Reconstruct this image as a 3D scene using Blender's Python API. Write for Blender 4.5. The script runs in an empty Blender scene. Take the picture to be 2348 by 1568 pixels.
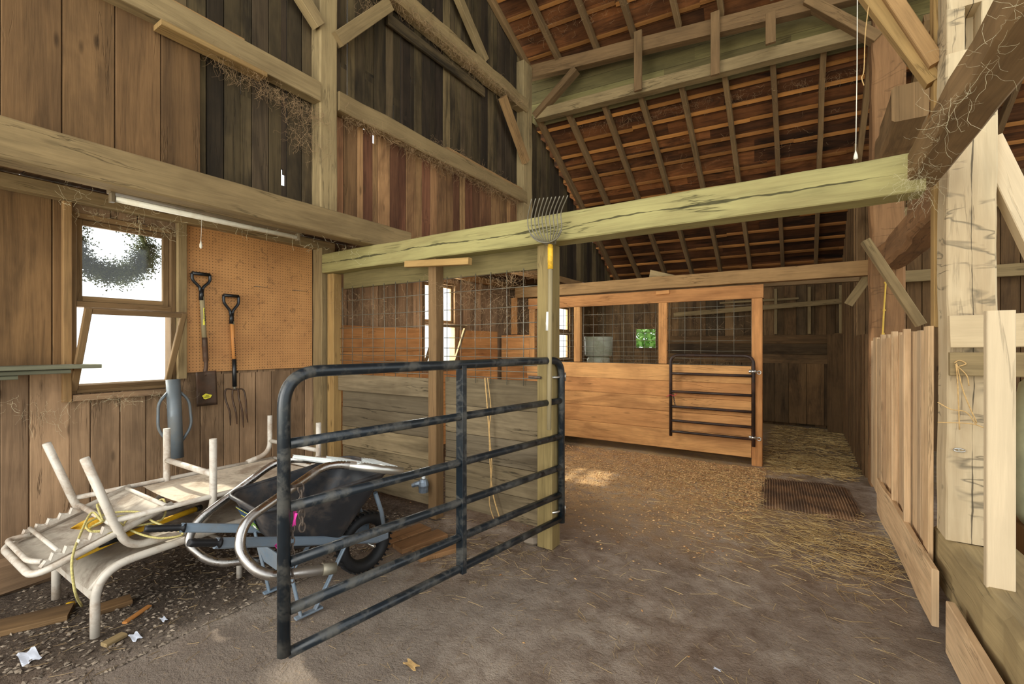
import bpy, bmesh, math, random
from mathutils import Vector, Matrix, Euler
random.seed(7)
V = Vector
S = bpy.context.scene
COL = S.collection

# ------------------------------------------------------------------ camera
CAMZ = 1.5
FPX, CX, HY = 1043.6, 1174.0, 790.0          # focal length in px, centre column, horizon row
YAW = math.radians(32.5)
FW = V((-math.sin(YAW), math.cos(YAW), 0)); RT = V((math.cos(YAW), math.sin(YAW), 0))
cam_d = bpy.data.cameras.new('camera'); cam = bpy.data.objects.new('camera', cam_d); COL.objects.link(cam)
cam.location = (0, 0, CAMZ); cam.rotation_euler = (math.radians(90), 0, YAW)
cam_d.sensor_width = 36; cam_d.lens = 36 * FPX / 2348; cam_d.shift_y = 6 / 2348
cam_d.clip_start = .05; cam_d.clip_end = 300
S.camera = cam
# ------------------------------------------------------------------ light and exposure
S.view_settings.view_transform = 'Standard'; S.view_settings.look = 'None'
S.view_settings.gamma = 1; S.view_settings.use_curve_mapping = False
S.view_settings.exposure = 0.15
W = bpy.data.worlds.new('sky'); S.world = W; W.use_nodes = True
wn = W.node_tree.nodes; bg = wn['Background']
bg.inputs[0].default_value = (.93, .97, 1, 1); bg.inputs[1].default_value = 1.7
def light(name, kind, loc, target, energy, color, size=None, size_y=None):
    d = bpy.data.lights.new(name, kind); d.energy = energy; d.color = color
    o = bpy.data.objects.new(name, d); COL.objects.link(o); o.location = loc
    o.rotation_euler = (V(target) - V(loc)).to_track_quat('-Z', 'Y').to_euler()
    if kind == 'AREA':
        d.shape = 'RECTANGLE'; d.size = size; d.size_y = size_y or size
    return o
sun = light('sun', 'SUN', (-12, 1, 10), (-12 + .745, .98, 10 - .667), 5.0, (1, .93, .80)); sun.data.angle = .03
# daylight that comes in through the big doorway behind the camera
light('doorway_daylight', 'AREA', (-1.0, -3.4, 2.2), (-.6, 5, 2.2), 155, (1, .97, .90), 5.0, 3.6)
light('left_fill_light', 'AREA', (-2.9, -2.6, 2.1), (1.2, 4.0, 1.2), 90, (1, .96, .88), 2.4, 2.6)  # added fill lamp with no known doorway, brightens the right partition

for y, z, e in ((1.35, 1.8, 16), (4.92, 1.8, 110), (8.92, 1.75, 40)):      # sky light at the three left windows
    light('window_daylight', 'AREA', (-4.62, y, z), (0, y + .1, z - .8), e, (1, .97, .9), .6, 1.15)

# ------------------------------------------------------------------ helpers
def ray(u, v):
    return FW + RT * ((u - CX) / FPX) + V((0, 0, (HY - v) / FPX))
def P(u, v, X=None, Y=None, Z=None, T=None):
    """world point where the sight line of photo pixel (u, v) meets the plane x=X, y=Y, z=Z or depth T"""
    d = ray(u, v)
    if X is not None: t = X / d.x
    elif Y is not None: t = Y / d.y
    elif Z is not None: t = (Z - CAMZ) / d.z
    else: t = T
    return V((0, 0, CAMZ)) + d * t
KR = .08
def roofz(X, Y):                                  # lean-to roof, underside of its rafters
    return 4.77 - .577 * (Y - KR * (X + 3.45) - 6.3)
def roofz2(X, Y):                                 # main roof
    return 5.66 - .42 * (Y - KR * (X + 3.45) - 5.81)

class MB:
    def __init__(s):
        s.v = []; s.f = []; s.uv = []; s.r = []; s.sm = []; s.mi = []
    def face(s, idx, uv, r, sm=False, mi=0):
        s.f.append(idx); s.uv.append(uv); s.r.append(r); s.sm.append(sm); s.mi.append(mi)
    def beam(s, a, b, w, h, up=(0, 0, 1), seg=1, jit=0.0, ch=.004, r=None, w2=None, h2=None, mi=0, bow=0, bowv=(0,0,1)):
        a, b = V(a), V(b); d = (b - a); L = d.length
        if L < 1e-5: return
        d.normalize(); up = V(up)
        if abs(d.dot(up)) > .98: up = V((0, 1, 0)) if abs(d.y) < .9 else V((1, 0, 0))
        side = d.cross(up).normalized(); upv = side.cross(d).normalized()
        w2 = w2 or w; h2 = h2 or h
        r = r or (random.random(), random.random(), random.random())
        ou, ov = random.random() * 30, random.random() * 30
        rings = []; base = len(s.v)
        c = min(ch, w * .3, h * .3)
        for i in range(seg + 1):
            t = i / seg; p = a + d * (L * t) + V(bowv) * (bow * 4 * t * (1 - t))
            ww = (w + (w2 - w) * t) / 2; hh = (h + (h2 - h) * t) / 2
            jw, jh = random.uniform(-jit, jit), random.uniform(-jit, jit)
            pr = [(-ww + c, -hh), (ww - c, -hh), (ww, -hh + c), (ww, hh - c), (ww - c, hh), (-ww + c, hh), (-ww, hh - c), (-ww, -hh + c)]
            ring = []
            for (x, y) in pr:
                if jit: x += jw + random.uniform(-jit, jit) * .5; y += jh + random.uniform(-jit, jit) * .5
                s.v.append(p + side * x + upv * y); ring.append(len(s.v) - 1)
            rings.append(ring)
        per = [0, w, w + c, w + h, w + h + c, 2 * w + h, 2 * w + h + c, 2 * w + 2 * h, 2 * w + 2 * h + c]
        for i in range(seg):
            u0, u1 = ou + L * i / seg, ou + L * (i + 1) / seg
            for k in range(8):
                k2 = (k + 1) % 8
                s.face([rings[i][k], rings[i][k2], rings[i + 1][k2], rings[i + 1][k]],
                       [(u0, ov + per[k]), (u0, ov + per[k + 1]), (u1, ov + per[k + 1]), (u1, ov + per[k])], r, False, mi)
        for ring, rev in ((rings[0], True), (rings[-1], False)):
            idx = list(reversed(ring)) if rev else ring
            s.face(idx, [(ou + (s.v[q] - a).dot(upv) * .3, ov + (s.v[q] - a).dot(side)) for q in idx], r, False, mi)
    def box(s, x0, x1, y0, y1, z0, z1, g='z', **k):
        x, y, z = (x0 + x1) / 2, (y0 + y1) / 2, (z0 + z1) / 2
        if g == 'z': s.beam((x, y, z0), (x, y, z1), abs(x1 - x0), abs(y1 - y0), up=(0, 1, 0), **k)
        elif g == 'y': s.beam((x, y0, z), (x, y1, z), abs(x1 - x0), abs(z1 - z0), **k)
        else: s.beam((x0, y, z), (x1, y, z), abs(y1 - y0), abs(z1 - z0), **k)
    def tube(s, pts, r, n=10, cap=True, closed=False, rr=None, sm=True, flat=1.0, mi=0):
        pts = [V(p) for p in pts]; m = len(pts)
        rr = rr or (random.random(), random.random(), random.random())
        rad = r if isinstance(r, (list, tuple)) else [r] * m
        tang = []
        for i in range(m):
            if closed: t = pts[(i + 1) % m] - pts[i - 1]
            else: t = pts[min(i + 1, m - 1)] - pts[max(i - 1, 0)]
            tang.append(t.normalized() if t.length > 1e-9 else V((0, 0, 1)))
        nrm = tang[0].orthogonal().normalized() if abs(tang[0].z) > .95 else tang[0].cross(V((0, 0, 1))).normalized()
        rings = []; L = 0; Ls = []
        for i in range(m):
            if i: L += (pts[i] - pts[i - 1]).length
            Ls.append(L)
            nrm = (nrm - tang[i] * nrm.dot(tang[i]))
            nrm = nrm.normalized() if nrm.length > 1e-6 else tang[i].orthogonal().normalized()
            bn = tang[i].cross(nrm)
            ring = []
            for k in range(n):
                a = 2 * math.pi * k / n
                s.v.append(pts[i] + (nrm * math.cos(a) + bn * math.sin(a) * flat) * rad[i]); ring.append(len(s.v) - 1)
            rings.append(ring)
        R = max(rad)
        for i in range(m if closed else m - 1):
            j = (i + 1) % m
            for k in range(n):
                k2 = (k + 1) % n; v0, v1 = 6.28 * R * k / n, 6.28 * R * (k + 1) / n
                s.face([rings[i][k], rings[i][k2], rings[j][k2], rings[j][k]], [(Ls[i], v0), (Ls[i], v1), (Ls[j], v1), (Ls[j], v0)], rr, sm, mi)
        if cap and not closed:
            s.face(list(reversed(rings[0])), [(0, 0)] * n, rr, False, mi); s.face(rings[-1], [(0, 0)] * n, rr, False, mi)
    def lathe(s, c, prof, n=24, axis=(0, 0, 1), sm=True, mi=0):
        c = V(c); ax = V(axis).normalized(); e1 = ax.orthogonal().normalized(); e2 = ax.cross(e1)
        rr = (random.random(),) * 3; rings = []
        for (rad, h) in prof:
            ring = []
            for k in range(n):
                a = 2 * math.pi * k / n
                s.v.append(c + ax * h + (e1 * math.cos(a) + e2 * math.sin(a)) * max(rad, 1e-4)); ring.append(len(s.v) - 1)
            rings.append(ring)
        for i in range(len(rings) - 1):
            for k in range(n):
                k2 = (k + 1) % n
                s.face([rings[i][k], rings[i][k2], rings[i + 1][k2], rings[i + 1][k]], [(k / n, i), (k2 / n, i), (k2 / n, i + 1), (k / n, i + 1)], rr, sm, mi)
    def poly(s, pts, th=0.0, r=None, mi=0, uvs=None):
        pts = [V(p) for p in pts]; r = r or (random.random(),) * 3; n = len(pts)
        nv = (pts[1] - pts[0]).cross(pts[2] - pts[0]).normalized()
        e = (pts[1] - pts[0]).normalized(); f = nv.cross(e)
        uv = uvs or [((p - pts[0]).dot(e), (p - pts[0]).dot(f)) for p in pts]
        b = len(s.v); s.v += pts
        s.face(list(range(b, b + n)), uv, r, False, mi)
        if th:
            s.v += [p - nv * th for p in pts]
            s.face([b + n + i for i in reversed(range(n))], [uv[i] for i in reversed(range(n))], r, False, mi)
            for i in range(n):
                j = (i + 1) % n
                s.face([b + i, b + n + i, b + n + j, b + j], [uv[i], uv[i], uv[j], uv[j]], r, False, mi)
    def grid(s, fn, nu, nv, sm=True, mi=0, th=0):
        rr = (random.random(),) * 3; b = len(s.v)
        for i in range(nu + 1):
            for j in range(nv + 1): s.v.append(V(fn(i / nu, j / nv)))
        for i in range(nu):
            for j in range(nv):
                a = b + i * (nv + 1) + j
                s.face([a, a + nv + 1, a + nv + 2, a + 1], [(i / nu, j / nv), ((i + 1) / nu, j / nv), ((i + 1) / nu, (j + 1) / nv), (i / nu, (j + 1) / nv)], rr, sm, mi)
    def build(s, name, mats, parent=None, origin=None, recalc=True):
        me = bpy.data.meshes.new(name)
        o0 = V(origin) if origin is not None else V((0, 0, 0))
        me.from_pydata([tuple(p - o0) for p in s.v], [], s.f)
        uvl = me.uv_layers.new(name='UVMap'); ca = me.color_attributes.new('rnd', 'FLOAT_COLOR', 'CORNER')
        fu = []; fc = []
        for uv, r in zip(s.uv, s.r):
            for q in uv:
                fu += [q[0], q[1]]; fc += [r[0], r[1], r[2], 1]
        me.uv_layers['UVMap'].data.foreach_set('uv', fu); me.color_attributes['rnd'].data.foreach_set('color', fc)
        me.polygons.foreach_set('use_smooth', s.sm)
        if not isinstance(mats, (list, tuple)): mats = [mats]
        for m in mats: me.materials.append(m)
        if len(mats) > 1: me.polygons.foreach_set('material_index', s.mi)
        if recalc:
            bm = bmesh.new(); bm.from_mesh(me); bmesh.ops.recalc_face_normals(bm, faces=bm.faces); bm.to_mesh(me); bm.free()
        me.update()
        o = bpy.data.objects.new(name, me); COL.objects.link(o)
        if origin is not None: o.location = o0
        if parent:
            o.parent = parent
            if origin is not None: o.location = o0 - V(parent.location)
            else: o.location = -V(parent.location)
        return o
def tag(o, label, cat, group=None, kind=None):
    if label: o['label'] = label
    if cat: o['category'] = cat
    if group: o['group'] = group
    if kind: o['kind'] = kind
    return o
def empty(name, loc, label=None, cat=None, group=None, kind=None):
    o = bpy.data.objects.new(name, None); COL.objects.link(o); o.location = loc; o.empty_display_size = .1
    return tag(o, label, cat, group, kind)
def struct(o): o['kind'] = 'structure'; return o
def fillet(pts, r, n=6):
    pts = [V(p) for p in pts]; out = [pts[0]]
    for i in range(1, len(pts) - 1):
        a, b, c = pts[i - 1], pts[i], pts[i + 1]
        rr = r[i] if isinstance(r, dict) and i in r else (r if not isinstance(r, dict) else .05)
        d0 = (a - b); d1 = (c - b); l = min(rr, d0.length * .49, d1.length * .49)
        p0 = b + d0.normalized() * l; p1 = b + d1.normalized() * l
        for k in range(n + 1):
            t = k / n; out.append(p0 * (1 - t) ** 2 + b * 2 * t * (1 - t) + p1 * t * t)
    out.append(pts[-1]); return out
def spline(pts, n=8):
    pts = [V(p) for p in pts]; q = [pts[0] * 2 - pts[1]] + pts + [pts[-1] * 2 - pts[-2]]; out = []
    for i in range(1, len(q) - 2):
        p0, p1, p2, p3 = q[i - 1:i + 3]
        for k in range(n):
            t = k / n
            out.append(.5 * ((2 * p1) + (p2 - p0) * t + (2 * p0 - 5 * p1 + 4 * p2 - p3) * t * t + (3 * p1 - p0 - 3 * p2 + p3) * t ** 3))
    out.append(pts[-1]); return out

# ------------------------------------------------------------------ materials
class NT:
    def __init__(s, name):
        s.m = bpy.data.materials.new(name); s.m.use_nodes = True; s.t = s.m.node_tree
        s.b = s.t.nodes['Principled BSDF']; s.out = s.t.nodes['Material Output']
    def n(s, typ, **k):
        nd = s.t.nodes.new(typ)
        for a, b in k.items(): setattr(nd, a, b)
        return nd
    def l(s, a, b): s.t.links.new(a, b)
    def math(s, op, a, b=None, c=None, clamp=False):
        nd = s.n('ShaderNodeMath', operation=op); nd.use_clamp = clamp
        for i, x in enumerate((a, b, c)):
            if x is None: continue
            if isinstance(x, (int, float)): nd.inputs[i].default_value = x
            else: s.l(x, nd.inputs[i])
        return nd.outputs[0]
    def mix(s, f, a, b, mode='MIX'):
        nd = s.n('ShaderNodeMix', data_type='RGBA', blend_type=mode)
        for i, x in ((0, f), (6, a), (7, b)):
            if isinstance(x, (int, float)): nd.inputs[i].default_value = x
            elif isinstance(x, (tuple, list)): nd.inputs[i].default_value = (*x[:3], 1)
            else: s.l(x, nd.inputs[i])
        return nd.outputs[2]
    def noise(s, vec, scale, detail=3, rough=.55, dist=0, out=0):
        nd = s.n('ShaderNodeTexNoise'); nd.inputs['Scale'].default_value = scale; nd.inputs['Detail'].default_value = detail
        nd.inputs['Roughness'].default_value = rough; nd.inputs['Distortion'].default_value = dist
        s.l(vec, nd.inputs['Vector']); return nd.outputs[out]
    def ramp(s, f, stops):
        nd = s.n('ShaderNodeValToRGB'); e = nd.color_ramp.elements
        while len(e) < len(stops): e.new(.5)
        for i, (p, c) in enumerate(stops):
            e[i].position = p; e[i].color = (*c, 1) if len(c) == 3 else c
        s.l(f, nd.inputs[0]); return nd.outputs[0]
    def rng(s, f, a, b, c=0, d=1):
        nd = s.n('ShaderNodeMapRange'); s.l(f, nd.inputs[0])
        for i, x in enumerate((a, b, c, d)): nd.inputs[i + 1].default_value = x
        return nd.outputs[0]
    def bump(s, h, strength, dist=.01):
        nd = s.n('ShaderNodeBump'); nd.inputs['Strength'].default_value = strength; nd.inputs['Distance'].default_value = dist
        s.l(h, nd.inputs['Height']); s.l(nd.outputs[0], s.b.inputs['Normal'])
def srgb(*c):
    return tuple(((x / 255) / 12.92 if x / 255 <= .04045 else ((x / 255 + .055) / 1.055) ** 2.4) for x in c)
def mul(c, k): return tuple(x * k for x in c)
def wood(name, col, alt=None, var=.5, stain=.45, crack=.4, knot=.5, contrast=.5, stainc=None, rough=.85, bump=.5, chop=0, split=None):
    m = NT(name); uv = m.n('ShaderNodeUVMap').outputs[0]; at = m.n('ShaderNodeAttribute', attribute_name='rnd')
    sx = m.n('ShaderNodeSeparateXYZ'); m.l(uv, sx.inputs[0]); sr = m.n('ShaderNodeSeparateColor'); m.l(at.outputs['Color'], sr.inputs[0])
    r1, r2, r3 = sr.outputs[0], sr.outputs[1], sr.outputs[2]
    def vec(a, b):
        c = m.n('ShaderNodeCombineXYZ'); m.l(m.math('MULTIPLY', sx.outputs[0], a), c.inputs[0]); m.l(m.math('MULTIPLY', sx.outputs[1], b), c.inputs[1])
        m.l(m.math('MULTIPLY', r3, 41.0), c.inputs[2]); return c.outputs[0]
    g1 = m.noise(vec(1.1, 16), 1.0, 5, .6, 1.2); g2 = m.noise(vec(5, 120), 1.0, 3, .6)
    g = m.math('ADD', m.math('MULTIPLY', g1, .7), m.math('MULTIPLY', g2, .3))
    alt = alt or mul(col, .8)
    base = m.mix(m.rng(r1, 0, 1), col, alt)
    base = m.mix(1.0, base, m.ramp(g, [(.28, (1 - contrast,) * 3), (.5, (.92, .92, .92)), (.72, (1 + .35 * contrast,) * 3)]), 'MULTIPLY')
    k = m.math('ADD', m.math('MULTIPLY', r2, var), 1 - var / 2)
    kc = m.n('ShaderNodeCombineXYZ')
    for i in range(3): m.l(k, kc.inputs[i])
    base = m.mix(1.0, base, kc.outputs[0], 'MULTIPLY')
    geo = m.n('ShaderNodeNewGeometry').outputs['Position']
    st = m.rng(m.noise(vec(.9, 3.5), 1.0, 4, .65, .5), .48, .68)
    st2 = m.rng(m.noise(geo, 1.7, 4, .6, .3), .45, .7)
    base = m.mix(m.math('MULTIPLY', st, stain), base, stainc or mul(col, .28))
    base = m.mix(m.math('MULTIPLY', st2, stain * .6), base, stainc or mul(col, .4))
    if knot:
        vo = m.n('ShaderNodeTexVoronoi'); vo.inputs['Scale'].default_value = 1; m.l(vec(2.1, 7.0), vo.inputs['Vector'])
        kn = m.rng(vo.outputs['Distance'], .05, .12, 1, 0); base = m.mix(m.math('MULTIPLY', kn, knot), base, mul(col, .16))
    h = g
    if crack:
        cn = m.noise(vec(.7, 9), 1.0, 5, .55, .4)
        cr = m.math('MULTIPLY', m.rng(m.math('ABSOLUTE', m.math('SUBTRACT', cn, .5)), 0, .012, 1, 0), m.rng(m.noise(vec(1.3, 2), 1.0, 2), .5, .58))
        base = m.mix(m.math('MULTIPLY', cr, crack), base, mul(col, .08)); h = m.math('SUBTRACT', h, m.math('MULTIPLY', cr, 1.5))
    if chop:      # axe marks across the grain
        cn = m.noise(vec(8, 2.2), 1.0, 3, .5, .6); c2 = m.math('MULTIPLY', m.rng(m.math('ABSOLUTE', m.math('SUBTRACT', cn, .5)), 0, .03, 1, 0), m.rng(m.noise(vec(3, 5), 1.0, 2), .48, .56))
        base = m.mix(m.math('MULTIPLY', c2, chop), base, mul(col, .3)); h = m.math('SUBTRACT', h, m.math('MULTIPLY', c2, .8))
    if split:     # one long drying split running with the beam
        ob = m.n('ShaderNodeTexCoord').outputs['Object']; so = m.n('ShaderNodeSeparateXYZ'); m.l(ob, so.inputs[0]); cx = m.n('ShaderNodeCombineXYZ'); al, ac = (split[3], split[4]) if len(split) > 3 else (0, 2); m.l(so.outputs[al], cx.inputs[0])
        cen = m.math('ADD', m.math('MULTIPLY', m.math('SUBTRACT', m.noise(cx.outputs[0], 1.1, 5, .6), .5), split[1]), split[0])
        wid = m.rng(m.noise(cx.outputs[0], 2.3, 4), .42, .62, .0004, split[2])
        sp_ = m.rng(m.math('DIVIDE', m.math('ABSOLUTE', m.math('SUBTRACT', so.outputs[ac], cen)), wid), .7, 1.1, 1, 0)
        base = m.mix(m.math('MULTIPLY', sp_, .85), base, mul(col, .09)); h = m.math('SUBTRACT', h, m.math('MULTIPLY', sp_, 2.0))
    m.l(base, m.b.inputs['Base Color']); m.b.inputs['Roughness'].default_value = rough
    m.b.inputs['Specular IOR Level'].default_value = .25
    m.bump(h, bump, .006); return m.m
def plain(name, col, rough=.6, metal=0, nz=.12, scale=12, dirt=None, damt=.4, dscale=5, spec=.5, bump=0):
    m = NT(name); co = m.n('ShaderNodeTexCoord').outputs['Object']
    c = m.mix(1.0, (col), m.ramp(m.noise(co, scale, 4), [(.3, (1 - nz,) * 3), (.7, (1 + nz,) * 3)]), 'MULTIPLY')
    if dirt:
        c = m.mix(m.math('MULTIPLY', m.rng(m.noise(co, dscale, 6, .7, .4), .47, .62), damt), c, dirt)
        m.l(m.rng(m.noise(co, dscale, 6, .7, .4), .47, .62, rough, min(1, rough + .35)), m.b.inputs['Roughness'])
    else: m.b.inputs['Roughness'].default_value = rough
    m.l(c, m.b.inputs['Base Color']); m.b.inputs['Metallic'].default_value = metal; m.b.inputs['Specular IOR Level'].default_value = spec
    if bump: m.bump(m.noise(co, 60, 4), bump, .003)
    return m.m
def varied(name, a, b):
    m = NT(name); at = m.n('ShaderNodeAttribute', attribute_name='rnd'); s = m.n('ShaderNodeSeparateColor'); m.l(at.outputs['Color'], s.inputs[0])
    m.l(m.mix(s.outputs[0], a, b), m.b.inputs['Base Color']); m.b.inputs['Roughness'].default_value = .85; m.b.inputs['Specular IOR Level'].default_value = .2
    return m.m
M = {}
M['plank_brown'] = wood('brown_wide_plank', srgb(112, 84, 54), srgb(126, 96, 62), .3, .45, .3, .7, .55, stainc=srgb(52, 38, 26))
M['board_dark'] = wood('weathered_dark_board', srgb(108, 92, 62), srgb(62, 50, 38), 1.1, .8, .4, .4, .7, stainc=srgb(26, 22, 16))
M['board_red'] = wood('reddish_board', srgb(176, 138, 92), srgb(120, 78, 56), .9, .6, .4, .6, .6, stainc=srgb(64, 40, 28))
M['board_low'] = wood('lower_wall_board', srgb(172, 140, 106), srgb(144, 116, 88), .55, .6, .5, .6, .5, stainc=srgb(70, 54, 40))
M['beam_grey'] = wood('grey_tan_beam', srgb(160, 138, 98), srgb(146, 124, 86), .25, .45, .6, .4, .4, stainc=srgb(90, 72, 48))
M['beam_green'] = wood('green_lit_beam', srgb(172, 164, 108), srgb(160, 150, 98), .15, .4, .8, .4, .4, stainc=srgb(118, 100, 64), split=(.0, .10, .011))  # green cast of light off outside foliage is put into the beam colour
M['beam_brown'] = wood('brown_beam', srgb(170, 134, 88), srgb(150, 118, 78), .35, .45, .6, .3, .45, stainc=srgb(78, 58, 38))
M['post_grey'] = wood('grey_post', srgb(160, 140, 100), srgb(140, 118, 82), .3, .5, .6, .4, .4, stainc=srgb(90, 74, 52))
M['hewn'] = wood('hewn_pale_oak', srgb(210, 190, 154), srgb(198, 174, 134), .15, .4, .45, .25, .2, stainc=srgb(150, 122, 86), chop=.9, split=(.742, .05, .004, 2, 0))
M['hewn_brown'] = wood('hewn_brown_oak', srgb(160, 122, 82), srgb(146, 108, 72), .2, .5, .6, .3, .4, stainc=srgb(86, 64, 44), chop=.5)
M['stall'] = wood('orange_stall_board', srgb(222, 166, 104), srgb(204, 144, 88), .3, .5, .35, .35, .4, stainc=srgb(124, 78, 46))
M['grey_stall'] = wood('grey_stall_board', srgb(146, 128, 96), srgb(116, 104, 84), .6, .6, .8, .3, .5, stainc=srgb(72, 60, 42))
M['pale_board'] = wood('pale_partition_board', srgb(222, 186, 140), srgb(204, 176, 140), .45, .4, .4, .35, .5, stainc=srgb(150, 112, 76))
M['new_pine'] = wood('newer_pine', srgb(176, 142, 88), srgb(160, 130, 82), .15, .35, .3, .8, .4, stainc=srgb(112, 82, 48))
M['green_pine'] = wood('greenish_pine', srgb(148, 130, 84), srgb(138, 120, 78), .1, .4, .3, .7, .45, stainc=srgb(96, 76, 48))
M['white_pine'] = wood('pale_new_lumber', srgb(222, 202, 168), srgb(214, 192, 156), .1, .2, .2, .4, .15)
M['roof_board'] = wood('roof_sheathing', srgb(140, 88, 48), srgb(88, 56, 34), .9, .9, .2, .5, .6, stainc=srgb(28, 20, 14))
M['lath'] = wood('roof_lath', srgb(190, 130, 68), srgb(150, 100, 54), .7, .4, .1, 0, .3)
M['rafter'] = wood('rafter', srgb(140, 112, 76), srgb(118, 92, 62), .4, .5, .3, .3, .4)
M['clap'] = wood('greenish_siding', srgb(128, 118, 74), srgb(110, 96, 62), .4, .5, .4, .2, .4)
M['shelf'] = wood('grey_shelf', srgb(128, 128, 104), srgb(110, 108, 90), .3, .5, .3, .2, .4)
M['back_board'] = wood('back_wall_board', srgb(134, 102, 66), srgb(96, 78, 54), .6, .6, .3, .3, .5, stainc=srgb(40, 30, 22))
M['black_gate'] = plain('black_gate_paint', srgb(24, 32, 38), .28, 0, .15, 30, dirt=srgb(104, 100, 90), damt=.45, dscale=9)
M['rust_black'] = plain('rusty_black_paint', srgb(52, 38, 30), .5, .2, .3, 20, dirt=srgb(96, 60, 38), damt=.5)
M['white_metal'] = plain('white_powder_coat', srgb(200, 192, 178), .45, 0, .08, 8, dirt=srgb(140, 110, 80), damt=.55, dscale=7)
M['sling'] = plain('grey_sling_fabric', srgb(176, 166, 150), .85, 0, .1, 30, dirt=srgb(96, 78, 60), damt=.7, dscale=3.5, bump=.3)
M['sling_light'] = plain('pale_sling_fabric', srgb(206, 192, 170), .85, 0, .1, 30, dirt=srgb(112, 84, 58), damt=.6, dscale=4, bump=.3)
M['chrome'] = plain('stainless_tube', srgb(190, 186, 180), .22, 1, .1, 10, dirt=srgb(110, 96, 80), damt=.3)
M['white_plastic'] = plain('white_step_plastic', srgb(216, 222, 220), .4, 0, .05)
M['tray'] = plain('black_tray_plastic', srgb(40, 42, 46), .45, 0, .2, 8, dirt=srgb(120, 104, 88), damt=.35, dscale=4)
M['barrow_steel'] = plain('blue_grey_steel', srgb(112, 128, 142), .4, 0, .06, dirt=srgb(120, 110, 96), damt=.3)
M['rubber'] = plain('black_rubber', srgb(24, 25, 27), .6, 0, .2, 20)
M['grip'] = plain('black_grip', srgb(18, 19, 22), .5, 0, .1)
M['driver_steel'] = plain('grey_painted_steel', srgb(104, 112, 116), .45, .2, .1, 10, dirt=srgb(130, 120, 100), damt=.3)
M['rust'] = plain('rusty_steel', srgb(104, 92, 82), .7, .5, .3, 40)
M['dark_steel'] = plain('dark_tool_steel', srgb(84, 68, 56), .5, .5, .25, 14, dirt=srgb(110, 76, 52), damt=.5)
M['galv'] = plain('galvanised_wire', srgb(122, 116, 100), .5, .4, .15, 20)
M['silver'] = plain('bright_steel', srgb(200, 198, 190), .3, .9, .1)
M['black_plastic'] = plain('black_handle_plastic', srgb(22, 24, 26), .35, 0, .1)
M['yellow'] = plain('yellow_plastic', srgb(240, 190, 30), .45, 0, .08, dirt=srgb(160, 110, 40), damt=.4)
M['yellow_paint'] = plain('worn_yellow_paint', srgb(226, 176, 40), .6, 0, .12, dirt=srgb(120, 90, 40), damt=.5, dscale=20)
M['handle_grey'] = wood('weathered_handle', srgb(176, 160, 122), None, .1, .3, .2, 0, .3)
M['handle_orange'] = wood('varnished_handle', srgb(208, 142, 78), None, .1, .2, .1, 0, .3, rough=.5)
M['sticker_y'] = plain('yellow_sticker', srgb(220, 210, 60), .5, 0, .1, 60)
M['sticker_g'] = plain('green_sticker', srgb(96, 132, 50), .5, 0, .2, 30)
M['sticker_b'] = plain('dark_blue_sticker', srgb(40, 66, 96), .5, 0, .2, 20)
M['sticker_w'] = plain('white_sticker', srgb(226, 226, 222), .5, 0, .04)
M['ink'] = plain('dark_ink', srgb(28, 26, 24), .6, 0, .02)
M['pink'] = plain('pink_ribbon', srgb(236, 70, 170), .5, 0, .05)
M['red_ribbon'] = plain('red_ribbon', srgb(214, 60, 84), .5, 0, .05)
M['rope'] = plain('yellow_green_rope', srgb(186, 174, 110), .9, 0, .3, 120)
M['twine'] = plain('tan_twine', srgb(196, 160, 104), .9, 0, .2, 60)
M['straw'] = varied('straw', srgb(236, 208, 146), srgb(150, 116, 66))
M['straw_dull'] = varied('straw_dull', srgb(186, 160, 118), srgb(96, 78, 58))
M['shaving'] = varied('wood_shavings', srgb(228, 186, 130), srgb(156, 112, 72))
M['web'] = plain('dusty_cobweb', srgb(150, 122, 88), 1, 0, .3, 6)
M['paper'] = plain('white_litter', srgb(214, 220, 232), .7, 0, .08)
M['stone'] = varied('stone', srgb(150, 136, 118), srgb(70, 60, 52))
M['cord_y'] = plain('yellow_cord', srgb(206, 168, 60), .6, 0, .1)
M['string'] = plain('white_string', srgb(220, 214, 196), .8, 0, .1)
M['tape'] = plain('silver_blue_tape', srgb(132, 144, 156), .35, .5, .3, 30)
M['drum'] = plain('milky_drum_plastic', srgb(206, 210, 186), .5, 0, .1, 4, dirt=srgb(150, 150, 100), damt=.5)
M['fixture'] = plain('dusty_fixture_metal', srgb(120, 104, 78), .7, .1, .15, 10)
M['lamp_tube'] = plain('white_glass_tube', srgb(232, 226, 206), .3, 0, .04, 10, dirt=srgb(190, 170, 130), damt=.3)
M['sack'] = plain('green_feed_sack', srgb(186, 192, 160), .6, 0, .25, 6)
M['leaf'] = plain('leaf', srgb(104, 150, 52), .6, 0, .35, 3)
M['web_white'] = plain('pale_cobweb', srgb(206, 196, 160), 1, 0, .2, 6)
M['moss'] = plain('wreath_moss', srgb(70, 76, 44), .9, 0, .5, 8)
M['grass'] = plain('sunlit_grass', srgb(226, 228, 214), .9, 0, .1, 2)
M['cable'] = plain('black_cable', srgb(30, 30, 30), .6)
g = NT('window_glass'); tr = g.n('ShaderNodeBsdfTransparent'); gl = g.n('ShaderNodeBsdfGlossy'); gl.inputs['Roughness'].default_value = .05
tr.inputs[0].default_value = (.93, .95, .94, 1)
mx = g.n('ShaderNodeMixShader'); mx.inputs[0].default_value = .06; g.l(tr.outputs[0], mx.inputs[1]); g.l(gl.outputs[0], mx.inputs[2]); g.l(mx.outputs[0], g.out.inputs[0])
M['glass'] = g.m
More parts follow.
